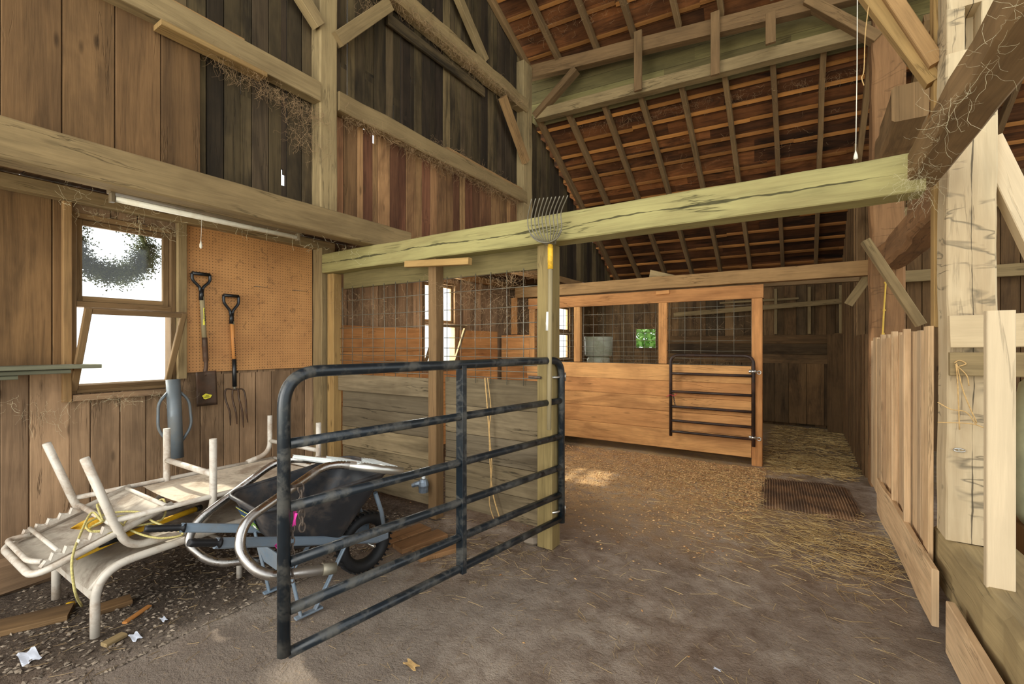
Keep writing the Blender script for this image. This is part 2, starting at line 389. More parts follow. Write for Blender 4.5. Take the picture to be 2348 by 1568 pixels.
# pegboard: tan hardboard with a one-inch grid of holes
g = NT('pegboard_hardboard'); co = g.n('ShaderNodeNewGeometry').outputs['Position']; sp = g.n('ShaderNodeSeparateXYZ'); g.l(co, sp.inputs[0])
def cell(x): return g.math('SUBTRACT', g.math('FRACT', g.math('DIVIDE', x, .0254)), .5)
dd = g.math('SQRT', g.math('ADD', g.math('POWER', cell(sp.outputs[1]), 2), g.math('POWER', cell(sp.outputs[2]), 2)))
hole = g.rng(dd, .12, .17, 1, 0)
bc = g.mix(g.rng(g.noise(co, 3, 5), .35, .65), srgb(204, 150, 92), srgb(184, 132, 80))
bc = g.mix(g.math('MULTIPLY', g.rng(g.noise(co, 14, 6, .7, 1), .56, .66), .5), bc, srgb(110, 78, 48))
bc = g.mix(g.math('MULTIPLY', hole, .85), bc, srgb(50, 30, 16)); g.l(bc, g.b.inputs['Base Color']); g.b.inputs['Roughness'].default_value = .7
M['pegboard'] = g.m
# dirt floor
g = NT('barn_dirt'); co = g.n('ShaderNodeNewGeometry').outputs['Position']; sp = g.n('ShaderNodeSeparateXYZ'); g.l(co, sp.inputs[0])
n1 = g.noise(co, .9, 6, .6, .5); n2 = g.noise(co, 7, 8, .7, .3); n3 = g.noise(co, 60, 5, .7)
c = g.mix(g.rng(n1, .35, .62), srgb(188, 172, 154), srgb(150, 130, 112))
c = g.mix(g.rng(n2, .4, .7), c, srgb(112, 90, 72)); 
wet = g.rng(g.noise(co, .7, 3, .5, .2), .5, .62); c = g.mix(g.math('MULTIPLY', wet, .5), c, srgb(92, 66, 48))
grey = g.math('MULTIPLY', g.rng(g.noise(co, .45, 2), .42, .58), g.rng(sp.outputs[1], 3.4, 2.2)); c = g.mix(g.math('MULTIPLY', grey, .55), c, srgb(154, 144, 132))
# shavings colour near the stall front, brightened in place of light; dark trampled litter by the left wall
sh = g.math('MULTIPLY', g.rng(sp.outputs[1], 3.2, 4.6), g.rng(n2, .3, .6)); sh = g.math('MULTIPLY', sh, g.rng(sp.outputs[0], .2, -.8))
c = g.mix(g.math('MULTIPLY', sh, .9), c, srgb(232, 188, 132))
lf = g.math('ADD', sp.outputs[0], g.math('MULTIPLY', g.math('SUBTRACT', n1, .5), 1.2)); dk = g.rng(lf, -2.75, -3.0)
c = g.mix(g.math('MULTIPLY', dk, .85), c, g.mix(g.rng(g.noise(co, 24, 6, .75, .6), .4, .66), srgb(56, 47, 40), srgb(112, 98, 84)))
sf = g.math('MULTIPLY', g.rng(sp.outputs[1], 6.0, 6.8), g.rng(n2, .35, .6)); c = g.mix(g.math('MULTIPLY', sf, .6), c, srgb(158, 138, 90))
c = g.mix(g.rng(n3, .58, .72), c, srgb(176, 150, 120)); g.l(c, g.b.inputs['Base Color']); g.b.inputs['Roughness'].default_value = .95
g.b.inputs['Specular IOR Level'].default_value = .15
g.bump(g.math('ADD', n2, g.math('MULTIPLY', n3, .5)), 1.0, .045)
M['dirt'] = g.m
# ribbed rubber mat
g = NT('ribbed_mat'); co = g.n('ShaderNodeTexCoord').outputs['Object']
g.l(g.mix(g.rng(g.noise(co, 5, 5), .42, .6), srgb(104, 82, 64), srgb(146, 114, 84)), g.b.inputs['Base Color']); g.b.inputs['Roughness'].default_value = .7
M['mat'] = g.m

# ================================================================== SETTING
LX = -4.35      # inner face of the low bay's outer wall
UX = -3.50      # inner face of the main frame's gable boards
def vboards(mb, plane, a0, a1, wmin, wmax, z0, z1, th=.022, axis='x', edges=None, gap=(.004, .007), offs=.006, slits=(), tilt=0):
    """vertical boards on the plane x=plane (axis 'x', running along y) or y=plane (axis 'y', running along x)"""
    if edges is None:
        edges = [a0]
        while edges[-1] < a1 - wmin * .6: edges.append(min(a1, edges[-1] + random.uniform(wmin, wmax)))
        if edges[-1] < a1: edges[-1] = a1
    edges = [e for e in edges if not any(abs(s[0] - e) < .03 for s in slits) or e in (a0, a1)]
    cuts = sorted(set(edges + [s[0] for s in slits]))
    for e0, e1 in zip(cuts[:-1], cuts[1:]):
        if e1 - e0 < .012: continue
        r = (random.random(), random.random(), random.random()); o = random.uniform(-offs, 0)
        zt0 = -.06 if z0 == 0 else z0; zt1 = z1(e0 / 2 + e1 / 2) if callable(z1) else z1
        gp = random.uniform(*gap)
        if e0 <= a0 or any(abs(s[0] - e0) < 1e-6 for s in slits): gp = -.001
        segs = [(zt0, zt1, e0 + gp)]
        for (sy, sw, sz0, sz1) in slits:
            if abs(sy - e0) < 1e-6:
                zm = sz0 + (sz1 - sz0) * .7
                segs = [(zt0, sz0, e0 + gp), (sz0, zm, e0 + sw), (zm, sz1, e0 + sw * .45), (sz1, zt1, e0 + gp)]
        for (q0, q1, ee) in segs:
            if q1 - q0 < .01: continue
            if axis == 'x': mb.box(plane + o - th, plane + o, ee, e1, q0, q1, 'z', r=r, ch=.004)
            else: mb.box(ee, e1, plane + o, plane + o + th, q0, q1, 'z', r=r, ch=.004)
        if not any(-.075 < s[0] - e0 < .04 for s in slits) and e0 > a0:       # unseen batten added behind the joint to stop light leaking through
            if axis == 'x': mb.box(plane - offs - th - .016, plane - offs - th - .001, e0 - .025, e0 + .03, zt0, zt1, 'z', r=r)
            else: mb.box(e0 - .025, e0 + .03, plane + th + .001, plane + th + .016, zt0, zt1, 'z', r=r)
def hboards(mb, plane, a0, a1, zs, th=.025, axis='y', offs=.006, gap=.003, sag=0):
    for z0, z1 in zip(zs[:-1], zs[1:]):
        o = random.uniform(0, offs); r = (random.random(),) + (random.random(), random.random())
        if axis == 'y': mb.box(a0, a1, plane - o, plane - o + th, z0, z1 - gap, 'x', r=r, ch=.003)
        else: mb.box(plane + o - th, plane + o, a0, a1, z0, z1 - gap, 'y', r=r, ch=.003)

# ---- floor: one bumpy grid
from mathutils import noise as mno
def fz(x, y):
    z = .018 * mno.noise(V((x * .9, y * .9, 0))) + .008 * mno.noise(V((x * 4, y * 4, 3))) + .004 * mno.noise(V((x * 14, y * 14, 5)))
    return z - .01
mb = MB(); nx, ny = 230, 250; fx0, fx1, fy0, fy1 = -4.5, 5.5, -3.2, 10.3
b = 0
for i in range(nx + 1):
    for j in range(ny + 1):
        x = fx0 + (fx1 - fx0) * i / nx; y = fy0 + (fy1 - fy0) * j / ny
        mb.v.append(V((x, y, fz(x, y))))
for i in range(nx):
    for j in range(ny):
        a = i * (ny + 1) + j; mb.face([a, a + ny + 1, a + ny + 2, a + 1], [(0, 0)] * 4, (0, 0, 0), True)
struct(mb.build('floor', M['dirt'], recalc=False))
mb = MB()
mb.poly([(-60, -60, -.06), (60, -60, -.06), (60, 60, -.06), (-60, 60, -.06)])
struct(mb.build('ground_outside', M['grass']))

# ---- lower left wall with three window openings
WINS = [(1.03, 1.67, 1.15, 2.44), (4.57, 5.27, 1.15, 2.40), (8.60, 9.25, 1.15, 2.35)]
mb = MB()
def lower(y0, y1, z0, z1, w=(.16, .26), edges=None): vboards(mb, LX, y0, y1, w[0], w[1], z0, z1, edges=edges)
lower(-1.2, 1.03, .0, 1.30, (.12, .2)); lower(-1.2, .30, 1.30, 2.6)
lower(1.03, 1.67, .0, 1.15, edges=[1.03, 1.14, 1.31, 1.47, 1.67]); lower(1.03, 1.67, 2.44, 2.62)
lower(1.67, 4.57, .0, 1.24, (.13, .22)); lower(1.67, 4.57, 1.24, 2.62, (.12, .2))
lower(4.57, 5.27, 0, 1.15); lower(4.57, 5.27, 2.40, 2.62); lower(5.27, 8.60, 0, 2.62, (.12, .2))
lower(8.60, 9.25, 0, 1.15); lower(8.60, 9.25, 2.35, 2.62); lower(9.25, 10.1, 0, 2.62)
struct(mb.build('wall_left', M['board_low']))
mb = MB(); lower(.30, 1.03, 1.30, 2.62, edges=[.30, .55, .69, .94, 1.03])
struct(mb.build('wall_left_panel', M['plank_brown']))
# inner lining below the windows in the stall (horizontal orange boards)
mb = MB(); zs = [.08, .34, .60, .86, 1.14, 1.42, 1.72]
hboards(mb, LX + .045, 3.12, 4.50, zs, axis='x'); hboards(mb, LX + .045, 5.33, 6.3, zs, axis='x'); hboards(mb, LX + .045, 4.50, 5.33, [.08, .34, .6, .86, 1.12], axis='x')
struct(mb.build('wall_left_lining', M['stall']))
# ---- main gable boards above the low bay
WIDE = [-.2, .08, .33, .56, .791, 1.024, 1.256, 1.485]
slits = []
for (u, v0, v1, w) in ((647, 386, 424, .034), (552, 150, 215, .007), (855, 298, 328, .028), (903, 222, 275, .010), (782, 140, 152, .008), (943, 175, 188, .009),
                       (926, 258, 272, .009), (838, 160, 180, .006), (1003, 395, 405, .008), (969, 500, 508, .008), (833, 288, 296, .03), (1058, 345, 372, .006), (1145, 388, 396, .006)):
    d = ray(u, (v0 + v1) / 2); t = (UX - .01) / d.x; y = d.y * t
    slits.append((y, w, CAMZ + (HY - v1) / FPX * t, CAMZ + (HY - v0) / FPX * t))
top = lambda y: (roofz2(UX, y) if y < 5.93 else roofz(UX, y)) + .10
mb = MB()
vboards(mb, UX - .012, -1.5, 2.45, .09, .16, 2.64, top, slits=[s for s in slits if s[0] < 2.45], offs=.012, gap=(.003, .007))
vboards(mb, UX - .012, 2.45, 5.93, .07, .15, 3.60, top, slits=[s for s in slits if s[0] >= 2.45 and s[3] > 3.6], offs=.012, gap=(.003, .007))
vboards(mb, UX - .012, 5.93, 10.1, .12, .2, 2.69, top, offs=.014, gap=(.003, .007))
struct(mb.build('wall_left_upper', M['board_dark']))
mb = MB()
vboards(mb, UX + .02, 0, 0, 0, 0, 2.64, 3.56, edges=WIDE, offs=.004, gap=(.002, .004))
struct(mb.build('wall_left_planking', M['plank_brown']))
mb = MB()
vboards(mb, UX - .008, 2.45, 5.93, .09, .17, 2.60, 3.60, slits=[s for s in slits if s[0] >= 2.45 and s[3] <= 3.6], offs=.012, gap=(.003, .007))
struct(mb.build('wall_left_middle', M['board_red']))
# ---- ceiling of the low bay
mb = MB()
for k in range(40):
    y = -1.2 + k * .285
    mb.box(LX - .05, UX - .03, y, y + .28, 2.625, 2.65, 'x')
struct(mb.build('ceiling_bay', M['board_red']))

# ---- back wall
BY = 10.05
mb = MB()
def backtop(x): return min(4.5, roofz(x, BY) + .12)
vboards(mb, BY, -4.4, -3.16, .12, .2, 0, backtop, axis='y'); vboards(mb, BY, -2.66, .62, .12, .2, 0, backtop, axis='y')
vboards(mb, BY, -3.16, -2.66, .12, .2, 0, 1.40, axis='y'); vboards(mb, BY, -3.16, -2.66, .12, .2, 1.87, backtop, axis='y')
struct(mb.build('wall_back', M['back_board']))
mb = MB()                                       # low boarding in front of it
hboards(mb, BY - .09, -2.5, .55, [1.15, 1.32, 1.52, 1.68], offs=.01); vboards(mb, BY - .09, -2.5, .55, .18, .34, .04, 1.15, axis='y', th=.03)
mb.box(.48, .60, BY - .14, BY - .10, 0, 1.70)
struct(mb.build('wall_back_lining', M['back_board']))
# side wall beyond the big brown post, and the planked wall to its right
mb = MB(); vboards(mb, .64, 6.5, BY, .15, .25, 0, lambda y: roofz(.6, y) + .1 if y > 7.6 else 1.62, offs=.01)
struct(mb.build('wall_right', M['plank_brown']))
mb = MB(); vboards(mb, 8.62, .66, 5.5, .13, .22, 0, lambda x: roofz(x, 8.62) + .1, axis='y')
struct(mb.build('wall_right_end', M['plank_brown']))

# ---- lean-to roof: boards and lath in one ceiling mesh
def on_roof(fn, x, yq, dz=0):                     # yq is measured in the roof's own (slightly skewed) frame
    y = yq + KR * (x + 3.45); return V((x, y, fn(x, y) + dz))
def roof(name, fn, q0, q1, x0, x1, slope, step, lathgap):
    n = V((0, slope, 1)).normalized(); mb = MB(); q = q0; c = math.cos(math.atan(slope))
    while q < q1:
        w = random.uniform(.16, .27) * c; xx = x0
        while xx < x1:
            xl = min(x1, xx + random.uniform(1.0, 3.5))
            o = .165 + random.uniform(0, .02)
            mb.beam(on_roof(fn, xx, q + w / 2) + n * o, on_roof(fn, xl, q + w / 2) + n * o, w / c + .012, .018, up=n, ch=.001)
            xx = xl
        q += w
    q = q0 + .1
    while q < q1:
        xx = x0
        while xx < x1:
            xl = min(x1, xx + random.uniform(1.2, 3.0)); dq = random.uniform(-.015, .015)
            mb.beam(on_roof(fn, xx, q + dq) + n * .137, on_roof(fn, xl, q + dq + random.uniform(-.01, .01)) + n * .137, .042, .03, up=n, ch=.001, mi=1)
            xx = xl
        q += random.uniform(*lathgap) * c
    struct(mb.build(name, [M['roof_board'], M['lath']]))
roof('ceiling', roofz, 6.22, 9.95, -3.6, 6.0, .577, .28, (.24, .34))
roof('ceiling_main', roofz2, -1.5, 6.16, -3.6, 6.0, .42, .28, (.26, .36))
# clerestory siding between the two roofs
mb = MB(); z = 4.90; dr = V((1, KR, 0))
while z < 5.62:
    h = random.uniform(.13, .19); xx = -3.62
    while xx < 6:
        xl = min(6, xx + random.uniform(1.2, 2.6)); hh = h
        
        a = V((xx, 6.22 + KR * (xx + 3.45), z + hh / 2)); b = V((xl, 6.22 + KR * (xl + 3.45), z + hh / 2))
        mb.beam(a, b, .02, hh - .004, ch=.002); xx = xl
    z += h
struct(mb.build('wall_clerestory', M['clap']))

# ---- windows
def window(name, y0, y1, z0, z1, tilt, mid):
    w = empty(name, (LX, (y0 + y1) / 2, z0), kind='structure')
    mb = MB(); t = .035; d = .10
    mb.box(LX - d, LX + .012, y0, y0 + t, z0, z1); mb.box(LX - d, LX + .012, y1 - t, y1, z0, z1)
    mb.box(LX - d, LX + .012, y0 + t, y1 - t, z0, z0 + .03, 'y'); mb.box(LX - d, LX + .012, y0 + t, y1 - t, z1 - t, z1, 'y')
    mb.box(LX - d, LX + .012, y0 + t, y1 - t, mid - .03, mid + .01, 'y')
    mb.build('frame', M['rafter'], w)
    def sash(nm, o, y0, y1, h, lean, fw=.04):
        th = .03; up = V((math.sin(lean), 0, math.cos(lean))); nr = V((math.cos(lean), 0, -math.sin(lean)))
        mb = MB(); Pt = lambda y, s: V((o[0], y, o[1])) + up * s
        mb.beam(Pt(y0 + fw / 2, 0), Pt(y0 + fw / 2, h), fw, th, up=nr); mb.beam(Pt(y1 - fw / 2, 0), Pt(y1 - fw / 2, h), fw, th, up=nr)
        mb.beam(Pt(y0 + fw, fw / 2), Pt(y1 - fw, fw / 2), fw, th, up=nr); mb.beam(Pt(y0 + fw, h - fw / 2), Pt(y1 - fw, h - fw / 2), fw, th, up=nr)
        s = mb.build(nm, M['rafter'], w)
        mb = MB(); mb.poly([Pt(y0 + fw, fw), Pt(y1 - fw, fw), Pt(y1 - fw, h - fw), Pt(y0 + fw, h - fw)])
        gl = mb.build('pane', M['glass']); gl.parent = s; gl.location = (0, 0, 0)
    sash('upper_sash', (LX - .045, mid + .012), y0 + t, y1 - t, z1 - t - mid - .014, 0)
    if tilt: sash('tilted_lower_sash', (LX + .0, z0 + .03), y0 + .0, y1 - .04, .645, tilt)
    else: sash('lower_sash', (LX - .045, z0 + .032), y0 + t, y1 - t, mid - z0 - .065, 0)
window('window_1', *WINS[0], .50, 1.80); window('window_2', *WINS[1], .38, 1.80); window('window_3', *WINS[2], 0, 1.78)
mb = MB()
for a in ((-3.16, -3.13), (-2.69, -2.66)): mb.box(a[0], a[1], BY - .01, BY + .05, 1.40, 1.87)
mb.box(-3.13, -2.69, BY - .01, BY + .05, 1.40, 1.43, 'x'); mb.box(-3.13, -2.69, BY - .01, BY + .05, 1.84, 1.87, 'x')
struct(mb.build('window_4', M['back_board']))
# trim around window 1
mb = MB(); mb.box(LX + .004, LX + .055, .985, 1.03, 1.10, 2.50)
struct(mb.build('trim_1', M['beam_brown']))
mb = MB(); mb.box(LX + .004, LX + .055, 1.67, 1.735, 1.22, 2.50)
struct(mb.build('trim_2', M['post_grey']))
mb = MB(); mb.box(LX + .004, LX + .05, 1.035, 1.665, 1.10, 1.145, 'y')
struct(mb.build('trim_3', M['board_low']))
mb = MB(); mb.beam((LX + .16, -1.2, .10), (LX + .16, 3.0, .10), .28, .22, jit=.012, seg=16, ch=.03)
struct(mb.build('baseboard_left', M['board_low']))

# ================================================================== TIMBER FRAME
def timber(name, a, b, w, h, mat, label, cat, up=(0, 0, 1), group=None, **k):
    a, b = V(a), V(b); mb = MB(); mb.beam(a, b, w, h, up=up, **k)
    low = a if a.z <= b.z else b
    return tag(mb.build(name, M[mat], origin=low), label, cat, group)
timber('ledger', (LX + .07, -1.2, 2.54), (LX + .07, 3.1, 2.54), .10, .09, 'beam_grey', 'long narrow ledger board running along the wall just above the window and pegboard', 'beam', seg=8, jit=.002)
timber('ledger', (LX + .08, 3.2, 2.51), (LX + .08, 10.0, 2.51), .08, .09, 'beam_brown', 'brown ledger along the stall wall, seen through the top of the wire mesh', 'beam')
timber('beam', (-3.47, -1.3, 2.545), (-3.47, 3.39, 2.545), .16, .215, 'beam_grey', 'thick tan sawn beam across the left foreground, its cut end resting over the crossbeam', 'beam', seg=14, jit=.004, ch=.008)
timber('sill_beam', (-3.52, 3.55, 2.60), (-3.52, 10.0, 2.60), .20, .10, 'beam_brown', 'pale dusty sill beam under the upper wall boards behind the gate post', 'beam', seg=8, jit=.004)
timber('crossbeam', (-4.16, 2.98, 2.335), (.50, 2.98, 2.335), .17, .195, 'beam_green', 'long greenish yellow crossbeam with a split along it, spanning over the pens', 'beam', seg=18, jit=.0035, ch=.008)
timber('header_board', (-4.0, 3.055, 2.16), (-1.70, 3.055, 2.16), 0.04, .17, 'clap', 'green-grey header board under the crossbeam along the top of the near wire mesh', 'board')
timber('board', P(932, 606, Y=2.86), P(1078, 599, Y=2.86), .05, .055, 'new_pine', 'short yellow wood block nailed below the crossbeam on top of the middle post', 'board')
timber('post', (-4.26, 2.98, 0), (-4.26, 2.98, 2.50), .15, .14, 'post_grey', 'rough grey corner post between the pegboard and the mesh pen', 'post', seg=10, jit=.004, up=(0, 1, 0))
timber('post', (-4.10, 3.0, 0), (-4.10, 3.0, 2.23), .10, .10, 'new_pine', 'newer yellow pine post with knots at the left end of the near mesh', 'post', up=(0, 1, 0))
timber('post', (-2.69, 2.99, 0), (-2.69, 2.99, 2.24), 0.09, .10, 'rafter', 'grey-brown middle post of the near pen partition with a dark knot', 'post', up=(0, 1, 0), seg=8, jit=.002)
timber('gate_post', (-1.60, 3.02, 0), (-1.60, 3.02, 2.235), 0.125, .125, 'green_pine', 'square greenish pine post that carries the big black gate and the manure fork', 'post', up=(0, 1, 0))
timber('post', (-3.50, 2.44, 2.653), (-3.50, 2.44, 6.9), .19, .17, 'post_grey', 'tall weathered upper post standing on the tan beam at upper left', 'post', up=(0, 1, 0), seg=16, jit=.003, ch=.01)
timber('girt', (-3.44, -1.2, 3.615), (-3.44, 2.35, 3.615), .10, .16, 'beam_grey', 'upper left horizontal girt above the wide brown planks', 'beam', seg=10, jit=.004)
timber('girt', (-3.44, 2.53, 3.62), (-3.44, 5.72, 3.64), .12, .17, 'beam_grey', 'long horizontal girt right of the tall upper post, hung with dusty webs', 'beam', seg=12, jit=.006, ch=.01)
timber('ledge_board', (-3.40, 1.21, 3.50), (-3.40, 1.87, 3.50), .12, .035, 'new_pine', 'short yellow ledge board under the upper left girt', 'board')
timber('ledge_board', (-3.45, 4.0, 3.745), (-3.45, 5.7, 3.745), .07, .04, 'beam_brown', 'thin board lying on the right end of the web-hung girt', 'board')
timber('ledge_board', (-3.45, .2, 3.715), (-3.45, 1.75, 3.715), .05, .03, 'beam_brown', 'thin dark board lying on top of the upper left girt', 'board')
timber('plate_beam', (-3.44, 2.6, 4.985), (-3.44, 5.70, 4.985), .17, .20, 'beam_grey', 'rounded hewn upper beam sloping across the gable wall, heavy with webs', 'beam', seg=14, jit=.010, ch=.03)
timber('board', P(887, 42, X=-3.47), P(1110, 212, X=-3.47), .03, .12, 'board_dark', 'dark board fixed on the gable wall just below the hewn upper beam', 'board')
timber('post', (-3.49, 5.76, 2.66), (-3.49, 5.76, 5.62), .20, .24, 'post_grey', 'upper corner post where the gable wall meets the double crossbeams', 'post', up=(0, 1, 0), seg=12, jit=.003)
timber('brace', P(772, 92, X=-3.40), P(890, 12, X=-3.40), .08, .115, 'beam_grey', 'short brace rising right from the tall upper post to the hewn beam', 'brace')
timber('brace', P(732, 60, X=-3.42), P(670, -40, X=-3.42), .08, .11, 'beam_grey', 'short brace rising left from the tall upper post', 'brace')
timber('brace', P(1152, 222, X=-3.38), P(1206, 372, X=-3.38), .08, .12, 'beam_brown', 'brown knee brace between the hewn upper beam and the corner post', 'brace')
timber('strut', P(1040, -30, X=-3.42), P(1112, 140, X=-3.42), .07, .12, 'beam_grey', 'slanted strut standing on the hewn upper beam against the gable boards', 'brace')
# double crossbeams of the far frame
U0, U1 = P(1205, 172, Y=5.95), P(1856, 12, Y=6.15); du = (U1 - U0).normalized()
timber('tie_beam', U0, U1 + du * 2.2, .12, .185, 'rafter', 'upper of the two long crossbeams below the far roof', 'beam', seg=12, jit=.003)
L0, L1 = P(1232, 266, Y=6.0), P(2000, 70, Y=6.25)
timber('tie_beam', L0, L1, .13, .15, 'beam_grey', 'lower of the two long crossbeams below the far roof', 'beam', seg=12, jit=.003)
def frame_y(x): return 5.93 + KR * (x + 3.45)
for u, v0, v1, lb in ((1463, 72, 208, 'left vertical cleat joining the two long crossbeams'), (1640, 28, 172, 'middle vertical cleat joining the two long crossbeams'), (1767, 30, 100, 'right vertical cleat hanging from the upper long crossbeam')):
    a = P(u, v1, Y=5.92 if u < 1500 else 5.97); timber('cleat', a, P(u, v0, Y=a.y), .10, .04, 'rafter', lb, 'board', up=(0, 1, 0))
timber('brace', P(1228, 268, Y=5.96), P(1322, 160, Y=5.96), .09, .13, 'rafter', 'left knee brace between the double crossbeams', 'brace', up=(0, 1, 0))
timber('brace', P(2012, 92, Y=6.13), P(1850, 4, Y=6.10), .10, .15, 'rafter', 'right slanted brace running down from the upper crossbeam to the big brown post', 'brace', up=(0, 1, 0))
# rafters of the lean-to roof
def roof_hit(fn, s, u, v):
    d = ray(u, v); c0 = fn(0, 0); # z = c0 + s*KR*x - s*y
    t = (c0 - CAMZ) / (d.z + s * d.y - s * KR * d.x); return V((0, 0, CAMZ)) + d * t
ORD = ['first', 'second', 'third', 'fourth', 'fifth', 'sixth', 'seventh', 'eighth', 'ninth', 'tenth', 'eleventh', 'twelfth']
xs = [roof_hit(roofz, .577, u, v).x for (u, v) in ((1300, 262), (1380, 235), (1465, 215), (1560, 195), (1660, 175), (1772, 150), (1888, 120), (2000, 110))]
sp_ = xs[-1] - xs[-2]; xs = [-3.40] + xs + [xs[-1] + sp_ * k for k in (1, 2, 3)]
for i, x in enumerate(xs):
    q0, q1 = 6.02 + random.uniform(-.03, .03), 9.95; n = V((0, .577, 1)).normalized()
    a = on_roof(roofz, x, q0) + n * .06; yb = a.y + (q1 - q0); b = V((x, yb, roofz(x, yb))) + n * .06
    timber('rafter', b, a, .06, .115, 'rafter', f'{ORD[i]} rafter from the left under the far sloping roof', 'rafter', up=n, group='rafters of the far lower roof', seg=8, jit=.003)
xs = [roof_hit(roofz2, .42, u, v).x for (u, v) in ((1121, 0), (1240, 60), (1340, 50), (1437, 40), (1545, 20), (1650, 5))]
xs = xs + [xs[-1] + .55 * k for k in range(1, 5)]
for i, x in enumerate(xs):
    n = V((0, .42, 1)).normalized(); a = V((x, 1.0, roofz2(x, 1.0))) + n * .06; yb = 5.98 + KR * (x + 3.45); b = V((x, yb, roofz2(x, yb))) + n * .06
    timber('rafter', b, a, .06, .115, 'rafter', f'{ORD[i]} rafter from the left under the nearer upper roof', 'rafter', up=n, group='rafters of the upper roof', seg=8, jit=.003)
# ---- far stall front
SY = 6.42
timber('crossbeam', (-3.98, SY, 2.35), (.62, SY, 2.35), .15, .165, 'beam_brown', 'long brown beam along the top of the far stall front', 'beam', seg=14, jit=.004)
timber('header_board', (-3.75, SY - .02, 2.16), (-.40, SY - .02, 2.16), .04, .17, 'stall', 'orange header board over the far stall mesh panels', 'board')
timber('crossbeam', (-4.3, 7.4, 2.38), (.62, 7.4, 2.38), .1, .12, 'rafter', 'thin dark beam behind the top of the far stall doorway', 'beam')
for u, w, lb in ((1222, .10, 'orange post at the left end of the far stall mesh'), (1325, .10, 'orange post between the left and middle far mesh panels'), (1521, .11, 'orange post between the middle and right far mesh panels')):
    a = P(u, 833, Y=SY); timber('post', (a.x, SY, 1.24), (a.x, SY, 2.072), w, .08, 'stall', lb, 'post', up=(0, 1, 0))
timber('post', (-.47, SY, 0), (-.47, SY, 2.072), .115, .11, 'stall', 'brown doorway post at the right end of the far stall front', 'post', up=(0, 1, 0))
mb = MB(); hboards(mb, SY - .075, -3.75, -.53, [.10, .36, .60, .80, 1.01, 1.235], offs=.008)
mb2 = mb.build('stall_boarding', M['stall'], origin=(-2, SY - .06, .1)); tag(mb2, 'orange horizontal boards of the far stall front below its mesh', 'partition')
mb = MB(); hboards(mb, SY - .03, -4.28, -3.73, [.08, .34, .6, .86, 1.14, 1.42, 1.66], offs=.008)
tag(mb.build('stall_boarding', M['stall'], origin=(-4, SY - .03, .1)), 'narrow orange board panel at the far left of the stall, reaching the wall', 'partition')
timber('stud', (-4.0, SY - .07, 1.67), (-4.0, SY - .07, 2.27), .10, .04, 'stall', 'short orange stud above the narrow board panel by the stall wall', 'post', up=(0, 1, 0))
timber('wood_block', P(1492, 630, Y=SY + .02), P(1560, 636, Y=SY + .02), .11, .13, 'beam_grey', 'grey wood block with webs lying on the far stall beam', 'wood block', w2=.10, h2=.02)
timber('wood_block', P(1505, 672, Y=SY - .06), P(1535, 669, Y=SY - .06), .04, .05, 'stall', 'small wood block nailed under the far stall beam', 'wood block')
# ---- near pen partition
mb = MB(); hboards(mb, 3.06, -4.04, -2.70, [.06, .26, .46, .66, .86, 1.03], offs=.01)
mb.box(-4.04, -2.66, 3.0, 3.028, 1.03, 1.20, 'x'); hboards(mb, 3.06, -2.64, -1.66, [.10, .30, .52, .74, .98, 1.22], offs=.01)
tag(mb.build('pen_boarding', M['grey_stall'], origin=(-2.9, 3.05, .06)), 'grey weathered horizontal boards of the near pen partition behind the gate', 'partition')
# ---- wire mesh panels
def wire_panel(x0, x1, y, z0, z1, dx, zs, label, r=.0032):
    mb = MB(); x = x0 + .03
    while x < x1: mb.tube([(x, y, z0), (x + random.uniform(-.004, .004), y + random.uniform(-.004, .004), (z0 + z1) / 2), (x, y, z1)], r, 5); x += dx
    for z in zs: mb.tube([(x0, y - .004, z), ((x0 * 2 + x1) / 3, y - .004, z - random.uniform(0, .006)), ((x0 + x1 * 2) / 3, y - .004, z - random.uniform(0, .006)), (x1, y - .004, z)], r, 5)
    tag(mb.build('wire_panel', M['galv'], origin=((x0 + x1) / 2, y, z0)), label, 'wire mesh')
ZS = [1.24, 1.29, 1.34, 1.40, 1.47, 1.56, 1.67, 1.80, 1.95]
wire_panel(-4.04, -2.75, 3.03, 1.18, 2.09, .155, ZS, 'galvanised wire mesh panel left of the middle post in the near pen')
wire_panel(-2.63, -1.66, 3.03, 1.18, 2.09, .155, ZS, 'galvanised wire mesh panel between the middle post and the gate post')
fx = [P(u, 833, Y=SY).x for u in (1228, 1317, 1334, 1512, 1530, 1727)]
wire_panel(fx[0], fx[1], SY, 1.22, 2.08, .155, ZS, 'leftmost narrow wire mesh panel of the far stall, bright window behind')
wire_panel(fx[2], fx[3], SY, 1.22, 2.08, .155, ZS, 'middle wire mesh panel of the far stall, plastic drum behind')
wire_panel(fx[4], fx[5], SY, 1.22, 2.08, .2, [1.24, 1.32, 1.42, 1.55, 1.70, 1.86, 2.0], 'right wire mesh panel of the far stall above the small gate')
# ---- back wall studs and rails
for u, lb in ((1779, 'left thin stud on the dark back wall beyond the doorway'), (1856, 'middle thin stud on the dark back wall beyond the doorway'), (1928, 'right brown stud at the corner of the dark back wall')):
    a = P(u, 770, Y=BY - .06); timber('stud', (a.x, a.y, 1.70), (a.x, a.y, 2.56), .05, .07, 'beam_grey', lb, 'post', up=(0, 1, 0))
timber('rail', P(1545, 722, Y=BY - .12), P(1932, 690, Y=BY - .12), .04, .09, 'beam_grey', 'horizontal rail crossing the dark back wall above the doorway boards', 'beam')
timber('rail', (-1.4, BY - .05, 2.34), (-.05, BY - .05, 2.36), .03, .04, 'beam_grey', 'thinner upper rail on the dark back wall', 'beam')
timber('brace', P(1945, 698, Y=6.6), P(1992, 632, Y=6.55), .09, .12, 'beam_grey', 'grey knee brace in the corner beside the big brown post, below its beam', 'brace', up=(0, 1, 0))
